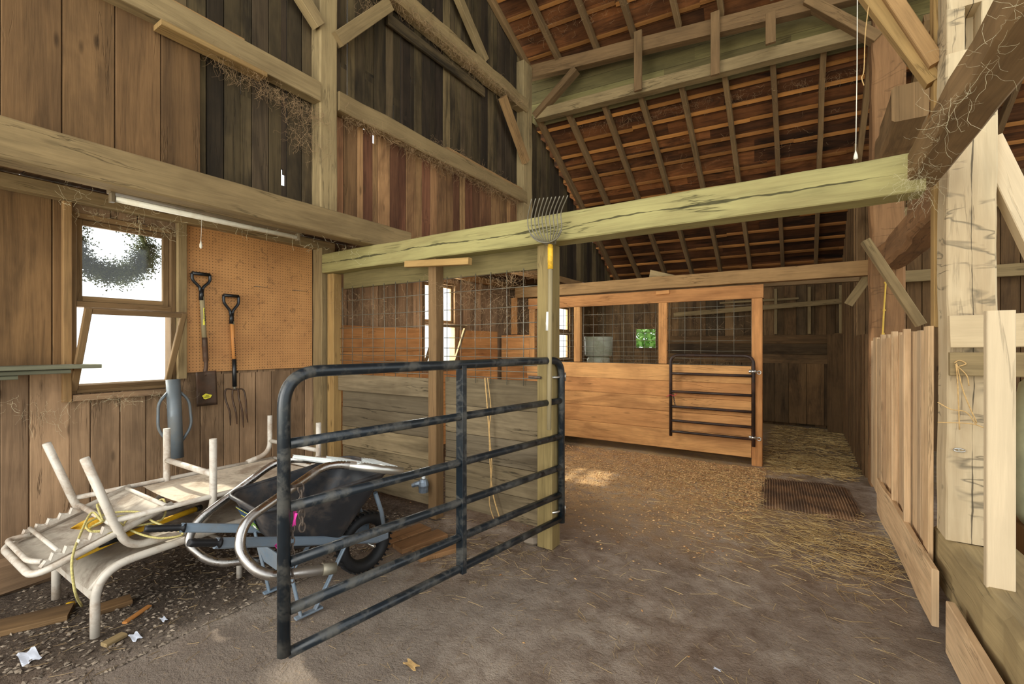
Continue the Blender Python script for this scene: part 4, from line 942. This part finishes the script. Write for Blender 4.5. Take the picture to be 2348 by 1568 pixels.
def fork():
    X = PX + .01; top = P(530, 678, X=X); neck = P(531, 723, X=X); r = empty('digging_fork', P(540, 975, X=X), 'four-tined digging fork with orange wooden handle hanging on the pegboard', 'fork')
    dgrip(top, .125, neck, r); s0 = P(532, 736, X=X); s1 = P(537, 823, X=X)
    h = shaft(s0, s1, .0165, 'handle_orange', r)
    mb = MB(); a, b = P(532.5, 737, X=X), P(533, 744, X=X); mb.tube([a, b], .0175, 12); mb.build('band', M['handle_grey'], h).location = (0, 0, 0)
    s2 = P(538, 886, X=X); shaft(s1, s2, .0185, 'black_plastic', r, 'ferrule'); mb = MB(); mb.tube([s2, s2 - V((0, 0, .025))], .014, 10); mb.build('collar', M['galv'], r)
    tops = [(522, 898), (534, 896), (545, 896), (553, 897)]; bots = [(527, 975), (542, 972), (557, 980), (567, 968)]
    base = s2 - V((0, 0, .03))
    for i in range(4):
        q = [base, P(tops[i][0] + (-8, 0, 0, 8)[i] * .5, 893, X=X), P(516 + 15 * i + (1 if i else 0), 915, X=X) + V((.01, 0, 0)), P(bots[i][0] - (4, 5, 5, 6)[i], 945, X=X) + V((.03, 0, 0)), P(*bots[i], X=X) + V((.01, 0, 0))]
        pts = spline(q, 6); n = len(pts); mb = MB(); mb.tube(pts, [.0075 if k < n * .8 else .0075 * (1 - (k - n * .8) / (n * .2) * .7) for k in range(n)], 6); mb.build('tine', M['dark_steel'], r)
    mb = MB()
    for k in range(10): p = P(534.5 + k * .28, 775 + k * 4.3, X=X); mb.box(p.x + .0155, p.x + .0172, p.y - .001, p.y + .008, p.z - .006, p.z + .003)
    mb.build('print', M['ink'], h).location = (0, 0, 0)
fork()
mb = MB(); mb.box(LX + .012, LX + .02, 1.735, 2.90, 1.265, 2.50); pg = mb.build('pegboard', M['pegboard'], origin=(LX + .016, 2.3, 1.265)); tag(pg, 'large tan pegboard panel on the wall right of the window', 'pegboard')
for (u, v), (u2, v2), lb in (((588, 656), (612, 659), 'left thin wire hook on the pegboard'), ((676, 665), (704, 668), 'right thin wire hook on the pegboard, by the corner post')):
    mb = MB(); a, b = P(u, v, X=LX + .06), P(u2, v2, X=LX + .03); mb.tube([V((LX + .02, a.y, a.z)), a, b, b + V((0, .006, .012))], .002, 6); tag(mb.build('peg_hook', M['galv'], origin=a), lb, 'hook')
def manure_fork():
    Y = 2.88; r = empty('manure_fork', P(1262, 985, Y=Y), 'many-tined manure fork with yellow collar hung tines up on the gate post', 'pitchfork')
    cx = P(1262, 560, Y=Y); q = P(1262, 617, Y=Y); e = P(1259, 985, Y=Y)
    shaft(cx, q, .020, 'yellow_paint', r, 'socket'); shaft(q, e, .0165, 'handle_grey', r)
    mb = MB(); a, b = P(1258, 715, Y=Y), P(1257, 758, Y=Y); mb.tube([a + V((-.001, -.002, 0)), b + V((-.001, -.002, 0))], .0162, 12); mb.build('band', M['sticker_w'], r)
    n = 10
    for i in range(n):
        f = i / (n - 1) - .5; w = .262; y0 = Y - .045
        topx = P(1219 + 83 * (i / (n - 1)), 456 - 8 * i / (n - 1), Y=Y - .16); pts = [V((cx.x + .01 + f * .06, Y, cx.z - .005)), V((cx.x + f * w * .55, y0, cx.z + .012 + .03 * abs(f))), V((cx.x + f * w * .96, y0 - .03, cx.z + .075 + .03 * abs(f))), V((cx.x + f * w, y0 - .05, cx.z + .18)), topx]
        mb = MB(); mb.tube(spline(pts, 6), .0042, 6); mb.build('tine', M['galv'], r)
    mb = MB(); mb.tube(spline([V((cx.x - .125, Y - .07, cx.z + .07)), V((cx.x - .08, Y - .05, cx.z + .025)), V((cx.x, Y - .04, cx.z + .005)), V((cx.x + .08, Y - .05, cx.z + .025)), V((cx.x + .125, Y - .07, cx.z + .07))], 6), .0045, 6); mb.build('cross_rod', M['galv'], r)
manure_fork()
# post driver hung by the window
def post_driver():
    a = P(397, 870, X=LX + .16); b = P(405, 1050, X=LX + .22); r = empty('post_driver', b, 'grey steel post driver tube with two side handles leaning below the window', 'post driver')
    mb = MB(); mb.tube([a, a.lerp(b, .5), b], .048, 24); mb.build('tube', M['driver_steel'], r)
    for s in (-1, 1):
        y = V((0, s, 0)); mb = MB(); p0 = a.lerp(b, .16) + y * .04; p1 = a.lerp(b, .80) + y * .04
        mb.tube(fillet([p0, a.lerp(b, .28) + y * .105, a.lerp(b, .62) + y * .115, p1], .06, 6), .0105, 10); mb.build('handle', M['driver_steel'], r)
post_driver()

# ================================================================== LIGHT FIXTURE, SHELF, HANGING BITS
def fixture():
    r = empty('fluorescent_light', (-3.60, 1.65, 2.40), 'dusty unlit fluorescent batten hanging under the tan beam at left', 'ceiling light')
    mb = MB(); mb.box(-3.64, -3.56, 1.03, 2.29, 2.435, 2.475, 'y'); mb.build('housing', M['fixture'], r)
    mb = MB(); mb.tube([(-3.60, 1.06, 2.405), (-3.60, 1.65, 2.405), (-3.60, 2.26, 2.405)], .019, 16); mb.build('tube', M['lamp_tube'], r)
    for y in (1.045, 2.275): mb = MB(); mb.box(-3.62, -3.58, y - .012, y + .012, 2.38, 2.437, 'z'); mb.build('socket', M['fixture'], r)
    for y in (1.3, 2.1): mb = MB(); mb.tube([(-3.60, y, 2.475), (-3.60, y, 2.625)], .003, 6); mb.build('hanger', M['galv'], r)
fixture()
mb = MB(); a = P(462, 520, X=-3.9); mb.tube(spline([(a.x, a.y, 2.625), a, a - V((0, .004, .10))], 4), .0018, 5); mb.lathe(a - V((0, .004, .17)), [(.0005, 0), (.009, .01), (.010, .03), (.003, .06), (.0005, .075)], 10)
tag(mb.build('pull_cord', M['string'], origin=a), 'short white pull cord with knob in front of the pegboard', 'cord')
for x0, x1, y1, z, lb in ((LX + .06, LX + .27, 1.13, 1.352, 'top grey board of the small shelf at the far left edge'), (LX + .06, LX + .24, .98, 1.322, 'second grey board of the small shelf at the far left edge, under the first'), (LX + .06, LX + .22, .74, 1.294, 'lowest board of the small shelf at the far left edge')):
    mb = MB(); mb.box(x0, x1, -.5, y1, z - .013, z + .013, 'y'); tag(mb.build('shelf_board', M['shelf'], origin=((x0 + x1) / 2, .3, z)), lb, 'shelf')
timber('cleat', (LX + .03, .1, 1.18), (LX + .03, .66, 1.18), .04, .06, 'shelf', 'short grey wooden cleat on the wall below the shelf boards', 'board')
# strings
mb = MB(); a = P(1966, -40, Y=2.9); b = P(1962, 352, Y=2.9); mb.tube([a, a.lerp(b, .5) + V((.002, 0, 0)), b], .0022, 5); mb.lathe(b - V((0, 0, .02)), [(.0005, -.012), (.010, -.006), (.008, .012), (.003, .03), (.0005, .045)], 8)
tag(mb.build('string', M['string'], origin=b), 'long thin white string hanging down to the greenish crossbeam', 'string')
mb = MB(); mb.tube(spline([P(1992, 10, Y=3.47), P(1984, 80, Y=3.47), P(1981, 160, Y=3.47), P(1976, 178, Y=3.47), P(1981, 196, Y=3.47)], 5), .003, 5)
tag(mb.build('string', M['twine'], origin=P(1984, 80, Y=3.2)), 'short dusty string with a hook end, right of the long white string', 'string')
mb = MB(); mb.tube(spline([P(2034, 566, Y=6.05), P(2031, 650, Y=6.05), P(2027, 710, Y=6.05), P(2024, 775, Y=6.05)], 6), .008, 7)
for v in (567, 648, 711, 765): mb.lathe(P(2034 - (v - 566) * .045, v, Y=6.04), [(.012, -.008), (.012, .008)], 8)
tag(mb.build('cord', M['cord_y'], origin=P(2030, 650, Y=6.05)), 'yellow cord stapled down the big brown post', 'cord')
mb = MB(); mb.tube(spline([P(u, v, Y=2.99) for u, v in ((1112, 866), (1118, 940), (1122, 1000), (1124, 1060), (1130, 1130), (1148, 1195))], 6), .006, 6); mb.tube(spline([P(u, v, Y=2.985) for u, v in ((1118, 866), (1126, 940), (1122, 985), (1128, 1070), (1122, 1150), (1136, 1200))], 6), .004, 6)
tag(mb.build('baling_twine', M['twine'], origin=P(1118, 866, Y=2.99)), 'frayed twine hanging down the near pen boards behind the gate', 'twine')
mb = MB(); mb.tube([P(1213, 864, Y=2.96), P(1240, 866, Y=2.94)], .010, 8); tag(mb.build('bolt', M['rust'], origin=P(1213, 864, Y=2.96)), 'rusty rod poking out beside the gate post above the pen boards', 'bolt')
# taped faucet on the middle post
r = empty('faucet', P(968, 1105, Y=2.90), 'tape-wrapped water faucet beside the foot of the middle post', 'faucet')
mb = MB(); p = P(971, 1085, Y=2.9); q = P(972, 1128, Y=2.88); mb.tube([p, q], [.016, .018], 12); mb.build('pipe', M['white_plastic'], r)
mb = MB(); c = P(971, 1112, Y=2.88); mb.lathe(c, [(.0005, -.062), (.040, -.06), (.041, -.02), (.047, .0), (.040, .03), (.030, .05), (.015, .055)], 12, sm=False); mb.tube([c + V((0, 0, .02)), c + V((-.05, -.04, .01)), c + V((-.08, -.05, -.005))], [.03, .022, .018], 8, sm=False); mb.build('tape_wrap', M['tape'], r)
# wreath hanging outside the window
rnd = random.Random(3); mb = MB(); c = V((LX - .16, 1.30, 2.27))
for k in range(15000):
    a = rnd.uniform(0, 2 * math.pi); w = rnd.gauss(0, .045); a0 = abs(math.cos(a)); dens = .22 + .78 * (math.sin(a) < .2)
    if rnd.random() > dens: continue
    R = .235 + w; p = c + V((rnd.gauss(0, .022), R * math.cos(a), R * math.sin(a) * .98)); e = V((rnd.uniform(-1, 1), rnd.uniform(-1, 1), rnd.uniform(-1, 1))).normalized() * rnd.uniform(.010, .026); f = e.orthogonal().normalized() * .006
    mb.poly([p - f, p + e, p + f])
mb.tube([c + V((0, .225 * math.cos(k * .26), .225 * math.sin(k * .26))) for k in range(24)], .02, 6, closed=True)
tag(mb.build('wreath', M['moss'], origin=c, recalc=False), 'dark mossy wreath hanging outside the upper window pane', 'wreath')
mb = MB(); a = P(330, 517, X=LX + .03); mb.tube([a + V((0, .02 * math.cos(k * .6), .013 * math.sin(k * .6))) for k in range(10)], .002, 5, closed=True); mb.tube([a + V((0, 0, .013)), a + V((0, .004, .04))], .002, 5)
tag(mb.build('hook_ring', M['rust'], origin=a), 'small rusty ring hanging at the top of the upper window', 'hook')
# drum stack in the far stall
c = P(1372, 833, Y=8.2); c.z = 0
mb = MB(); mb.lathe(c, [(.0005, .02), (.20, .02), (.215, .05), (.215, .6), (.205, .62), (.215, .64), (.215, 1.22), (.19, 1.27), (.0005, 1.27)], 28)
tag(mb.build('plastic_drum', M['drum'], origin=c), 'lower narrower white plastic drum in the back stall, mostly hidden', 'drum')
mb = MB(); mb.lathe(c, [(.0005, 1.275), (.235, 1.275), (.255, 1.30), (.262, 1.60), (.268, 1.64), (.26, 1.65), (.25, 1.64), (.23, 1.32), (.0005, 1.31)], 28)
tag(mb.build('plastic_drum', M['drum'], origin=c + V((0, 0, 1.275))), 'greenish-white open tub sitting on top of a drum in the back stall', 'drum')
# sack behind the stake
mb = MB(); mb.lathe((1.22, 3.75, .0), [(.0005, .47), (.16, .48), (.20, .55), (.21, .8), (.20, 1.1), (.17, 1.28), (.10, 1.36), (.0005, 1.37)], 20)
tag(mb.build('feed_sack', M['sack'], origin=(1.22, 3.75, .47)), 'pale green sack barely showing at the right edge behind the upright two-by-four', 'sack')
timber('platform', (1.05, 3.75, .235), (1.6, 3.75, .235), .5, .465, 'beam_brown', 'brown block behind the sill timber holding the green sack', 'block')

# ================================================================== GROUND CLUTTER
mb = MB(); mc = P(1850, 1125, Z=0); a0 = .05
def matz(x, y): return fz(x, y) + .012
ex = V((1, .05, 0)).normalized(); ey = V((-.05, 1, 0)).normalized(); m0 = V((.04, 5.38, 0))
hw, hl = .40, .55
N = 34
mb.grid(lambda s, t: (lambda p: V((p.x, p.y, fz(p.x, p.y) + .014 - .03 * max(0, 1.25 * max(abs(s - .5), abs(t - .5)) * 2 - 1 + .15 * mno.noise(V((p.x * 3, p.y * 3, 9)))) * 3)))(m0 + ex * ((s - .5) * 2 * hw) + ey * ((t - .5) * 2 * hl)), 16, 20)
for k in range(N):
    s = (k + .5) / N; pts = []
    for j in range(9):
        p = m0 + ex * ((s - .5) * 2 * hw) + ey * ((j / 8 - .5) * 1.96 * hl); pts.append(V((p.x, p.y, fz(p.x, p.y) + .019 - .03 * max(0, 1.25 * max(abs(s - .5), abs(j / 8 - .5)) * 2 - 1 + .15 * mno.noise(V((p.x * 3, p.y * 3, 9)))) * 3)))
    mb.tube(pts, .0065, 5)
tag(mb.build('rubber_mat', M['mat'], origin=m0), 'dusty ribbed rubber mat half buried in the dirt before the far doorway', 'mat')
def ground(u, v, dz=0): p = P(u, v, Z=0); p.z = fz(p.x, p.y) + dz; return p
for u, v, w, l, h, ang, mt, lb in ((262, 1388, .10, .15, .03, .5, 'back_board', 'brown wood offcut on the ground beside the front leg of the chaise'),
                          (315, 1408, .03, .16, .012, 1.2, 'handle_orange', 'thin orange splinter on the ground right of the brown offcut'),
                          (40, 1432, .16, .42, .03, .25, 'back_board', 'dark plank half buried at the far left ground'),
                          (262, 1468, .05, .09, .02, .9, 'beam_grey', 'small pale chip on the ground just right of the chaise front leg'),
                          (925, 1228, .16, .42, .035, .5, 'hewn_brown', 'left flat brown board on the ground by the wheelbarrow wheel'),
                          (965, 1240, .14, .40, .035, .42, 'hewn_brown', 'middle flat brown board on the ground by the wheelbarrow wheel'),
                          (1005, 1262, .17, .34, .035, .25, 'hewn_brown', 'right flat brown board on the ground under the gate rails')):
    p = ground(u, v, h * .5); d = V((math.cos(ang + .9), math.sin(ang + .9), 0)) * l / 2; mb = MB(); mb.beam(p - d, p + d, w, h)
    tag(mb.build('wood_scrap', M[mt], origin=p), lb, 'wood scrap')
rnd = random.Random(5)
for u, v, s, lb in ((66, 1506, .05, 'largest crumpled piece of white litter at the bottom left'), (375, 1421, .018, 'small white scrap on the dark dirt right of the chaise'), (310, 1460, .03, 'clear plastic shred on the dark dirt below the white scrap'), (943, 1520, .03, 'dry leaf-like scrap at the bottom centre'), (1645, 1535, .012, 'tiny white scrap on the grey dirt at the bottom')):
    p = ground(u, v, .004); mb = MB()
    mb.grid(lambda a, b: p + V(((a - .5) * 2.2 * s * (1 + .3 * math.sin(b * 9)), (b - .5) * s * 1.3, .008 + .16 * s * (math.sin(a * 4 + b * 2) + .4 * math.cos(b * 5 + a * 3)))), 7, 6, sm=False)
    o = mb.build('paper_scrap' if 'leaf' not in lb else 'leaf_scrap', M['paper'] if 'leaf' not in lb else M['twine'], origin=p); tag(o, lb, 'litter')
p = ground(161, 1386, .01); mb = MB(); mb.lathe(p, [(.0005, -.008), (.02, -.008), (.022, 0), (.02, .012), (.0005, .013)], 12); tag(mb.build('bottle_cap', M['yellow'], origin=p), 'small yellow cap on the dirt under the lower chaise', 'cap')
p = ground(1222, 1240, .02); mb = MB(); mb.lathe(p, [(.0005, -.03), (.07, -.02), (.09, 0), (.06, .03), (.0005, .04)], 7, sm=False); tag(mb.build('stone', M['stone'], origin=p), 'flat stone at the foot of the gate post', 'stone')
# loose straw, shavings and chips: uncountable, one object each
def strands(name, zones, mat, label, cat, r0=.0012, lmin=.05, lmax=.22, lift=.012):
    mb = MB()
    for (n, fn, l0, l1, rr, dirm, dirs) in zones:
        for _ in range(n):
            x, y = fn()
            a = rnd.gauss(dirm, dirs); l = rnd.uniform(l0, l1); z = fz(x, y) + rnd.uniform(.002, lift)
            d = V((math.cos(a), math.sin(a), rnd.uniform(-.06, .06))) * l / 2; c = V((x, y, z)); bnd = V((rnd.uniform(-1, 1), rnd.uniform(-1, 1), 0)) * l * .08
            mb.tube([c - d, c + bnd, c + d], rr * rnd.uniform(.7, 1.3), 3, sm=False, cap=False)
    return tag(mb.build(name, mat, recalc=False), label, cat, kind='stuff')
U = rnd.uniform; G = rnd.gauss
def ell(cx, cy, sx, sy):
    def f():
        while True:
            x, y = G(cx, sx), G(cy, sy)
            if -4 < x < .57 and y < 6.3: return x, y
    return f
strands('straw', [(1500, lambda: (U(-.42, .58), U(6.5, 9.8)), .06, .25, .0026, 0, 1.2), (700, lambda: (U(-.35, .5), U(6.2, 7.4)), .05, .2, .0022, 0, 1.2),
                  (900, ell(.2, 4.25, .32, .36), .04, .20, .0011, 2.7, 1.1), (420, ell(-.7, 5.5, .45, .4), .04, .18, .0012, 2.6, .7),
                  (300, ell(-.4, 4.6, .5, .35), .04, .16, .0011, 2.7, .8), (120, ell(-.2, 3.6, .5, .5), .05, .20, .0009, 2.6, .9),
                  (60, lambda: (U(-1.6, .5), U(1.2, 3.2)), .03, .12, .0007, 2.5, 1.2), (60, ell(.0, 2.2, .14, .06), .04, .12, .0008, 2.9, .7)], M['straw'], 'loose golden straw scattered over the dirt floor around the doorway', 'straw')
strands('straw_litter', [(900, lambda: (U(-.42, .58), U(6.5, 9.8)), .04, .2, .002, 0, 1.6), (350, ell(.2, 4.3, .35, .4), .03, .15, .0014, 0, 2), (1100, lambda: (U(-2.4, .5), U(.9, 4.5)), .012, .06, .0010, 0, 2),
                  (350, ell(-2.0, 2.7, .4, .25), .02, .12, .0016, 0, 2), (250, lambda: (U(-4, -2.4), U(.6, 2.6)), .02, .10, .0014, 0, 2)], M['straw_dull'], 'dull trampled straw bits mixed into the dirt', 'straw')
def chips(name, n, fn, smin, smax, mat, label, cat):
    mb = MB()
    for _ in range(n):
        x, y = fn(); s = U(smin, smax); z = fz(x, y) + s * .25; a = U(0, 6.28); t = U(-.5, .5)
        e = V((math.cos(a), math.sin(a), t * .4)) * s; f = V((-math.sin(a), math.cos(a), -t * .5)) * s * U(.3, .9); h = V((0, 0, s * U(.15, .5))); c = V((x, y, z))
        b = len(mb.v); mb.v += [c - e, c + f, c + e, c - f, c + h]; r = (U(0, 1),) * 3
        for q in ((0, 1, 4), (1, 2, 4), (2, 3, 4), (3, 0, 4), (3, 2, 1, 0)): mb.face([b + i for i in q], [(0, 0)] * len(q), r)
    return tag(mb.build(name, mat, recalc=False), label, cat, kind='stuff')
chips('wood_shavings', 14000, lambda: (-.35 - abs(G(0, 1.5)), 6.28 - abs(G(0, 1.0))), .005, .016, M['shaving'], 'orange wood shavings spread in front of the far stall', 'shavings')
chips('debris', 4200, lambda: (min(-2.7, G(-3.3, .45)), U(.3, 2.9)), .004, .018, M['stone'], 'dark chips and rubble along the foot of the left wall', 'debris')
chips('pebbles', 2600, lambda: (U(-2.8, .55), U(.9, 5.0)), .002, .006, M['stone'], 'small pebbles scattered over the dirt floor', 'pebbles')
# dusty webs
wr = random.Random(11)
def webs(name, spots, label, origin, mat='web'):
    mb = MB()
    for (a, b, n, sx, drop, r) in spots:
        a, b = V(a), V(b)
        for _ in range(n):
            p = a.lerp(b, wr.random()) + V((wr.gauss(0, sx), wr.gauss(0, sx), wr.gauss(0, sx * .6))); l = wr.uniform(.04, .16); pts = [p]; d = V((wr.uniform(-1, 1), wr.uniform(-1, 1), wr.uniform(-1, .3) - drop)).normalized()
            for k in range(8): d = (d + V((wr.gauss(0, .5), wr.gauss(0, .5), wr.gauss(0, .45) - drop * .1))).normalized(); pts.append(pts[-1] + d * l / 7)
            mb.tube(pts, r * .62 * wr.uniform(.5, 1.3), 3, sm=False, cap=False)
    return tag(mb.build(name, M[mat], recalc=False), label, 'cobweb', kind='stuff')
webs('cobweb', [((-3.41, 2.6, 3.54), (-3.41, 5.6, 3.54), 900, .025, .4, .0014), ((-3.42, 3.6, 3.72), (-3.42, 5.6, 3.72), 200, .02, 0, .0012)], 'dusty hanging webs along the right-hand girt', None)
webs('cobweb', [((-3.36, 3.0, 4.90), (-3.36, 5.5, 4.90), 700, .035, .5, .0016), ((-3.4, 2.9, 4.6), (-3.4, 2.75, 4.9), 80, .05, .8, .0014)], 'hairy webs under the rounded hewn upper beam', None)
webs('cobweb', [((-3.42, 1.55, 3.50), (-3.42, 2.4, 3.40), 380, .05, .6, .0012), ((-3.42, 2.1, 3.3), (-3.42, 2.35, 3.1), 120, .06, .6, .0011)], 'clump of dusty webs under the left girt beside the tall post', None)
webs('cobweb', [((-4.0, 2.99, 1.95), (-2.75, 2.99, 1.75), 300, .13, .2, .0010), ((-2.6, 2.99, 1.95), (-1.7, 2.99, 1.7), 320, .14, .3, .0010), ((-2.6, 2.98, 2.05), (-1.7, 2.98, 2.05), 120, .03, .9, .0010)], 'tangled webs clinging to the near wire mesh', None)
webs('cobweb', [((-3.7, 6.38, 1.9), (-.6, 6.38, 1.75), 260, .16, .2, .0012), ((-3.5, 6.38, 1.3), (-.6, 6.38, 1.3), 120, .05, .2, .0012)], 'tangled webs on the far stall mesh', None)
webs('cobweb', [((.44, 1.2, 2.30), (.44, 2.95, 2.30), 120, .015, .1, .0004), ((.43, 2.7, 2.28), (.50, 3.0, 2.25), 60, .02, .4, .0005)], 'pale webs on the underside of the overhead beam', None, 'web_white')
webs('cobweb', [(on_roof(roofz, -3, 6.3), on_roof(roofz, 1.2, 6.4), 260, .06, .6, .0012), ((-3.2, 5.3, 5.75), (.4, 5.6, 5.7), 260, .12, .6, .0012), ((-3.2, 7.0, 4.2), (1, 7.2, 4.2), 160, .25, .6, .0010)], 'webs hanging among the roof rafters', None)
webs('cobweb', [((-4.28, 1.0, 1.12), (-4.28, 1.7, 1.12), 70, .03, .4, .0006), ((-4.28, .5, 1.2), (-4.28, 1.0, 1.0), 50, .05, .5, .0006), ((-4.3, 1.0, 2.45), (-4.3, 1.7, 2.42), 90, .03, .3, .0009), ((-3.9, .9, 2.5), (-3.5, 3.0, 2.4), 90, .08, .9, .0010)], 'fine webs around the tilted window', None, 'web_white')
# greenery outside the back and side windows
def bush(c, r, n, label):
    g_ = random.Random(int(c[0] * 10) + 99); mb = MB()
    for _ in range(n):
        d = V((g_.gauss(0, 1), g_.gauss(0, 1), g_.gauss(0, 1))).normalized(); p = V(c) + V((d.x * r[0], d.y * r[1], d.z * r[2])) * g_.uniform(.55, 1.0)
        e = V((g_.uniform(-1, 1), g_.uniform(-1, 1), g_.uniform(-1, 1))).normalized() * .09; f = e.orthogonal().normalized() * .045; mb.poly([p - e, p + f, p + e, p - f])
    root = empty('shrub', (c[0], c[1], 0), label, 'shrub'); mb.build('foliage', M['leaf'], root, recalc=False)
    mb = MB()
    for k in range(5): mb.tube(spline([(c[0], c[1], -.05), (c[0] + g_.uniform(-.2, .2), c[1], c[2] * .5), (c[0] + g_.uniform(-.6, .6), c[1] + g_.uniform(-.3, .3), c[2])], 4), .03, 6)
    mb.build('stem', M['rafter'], root)
bush((-4.3, 13.2, 1.3), (1.3, 1.0, 1.1), 2600, 'green leafy shrub outside the small back window')
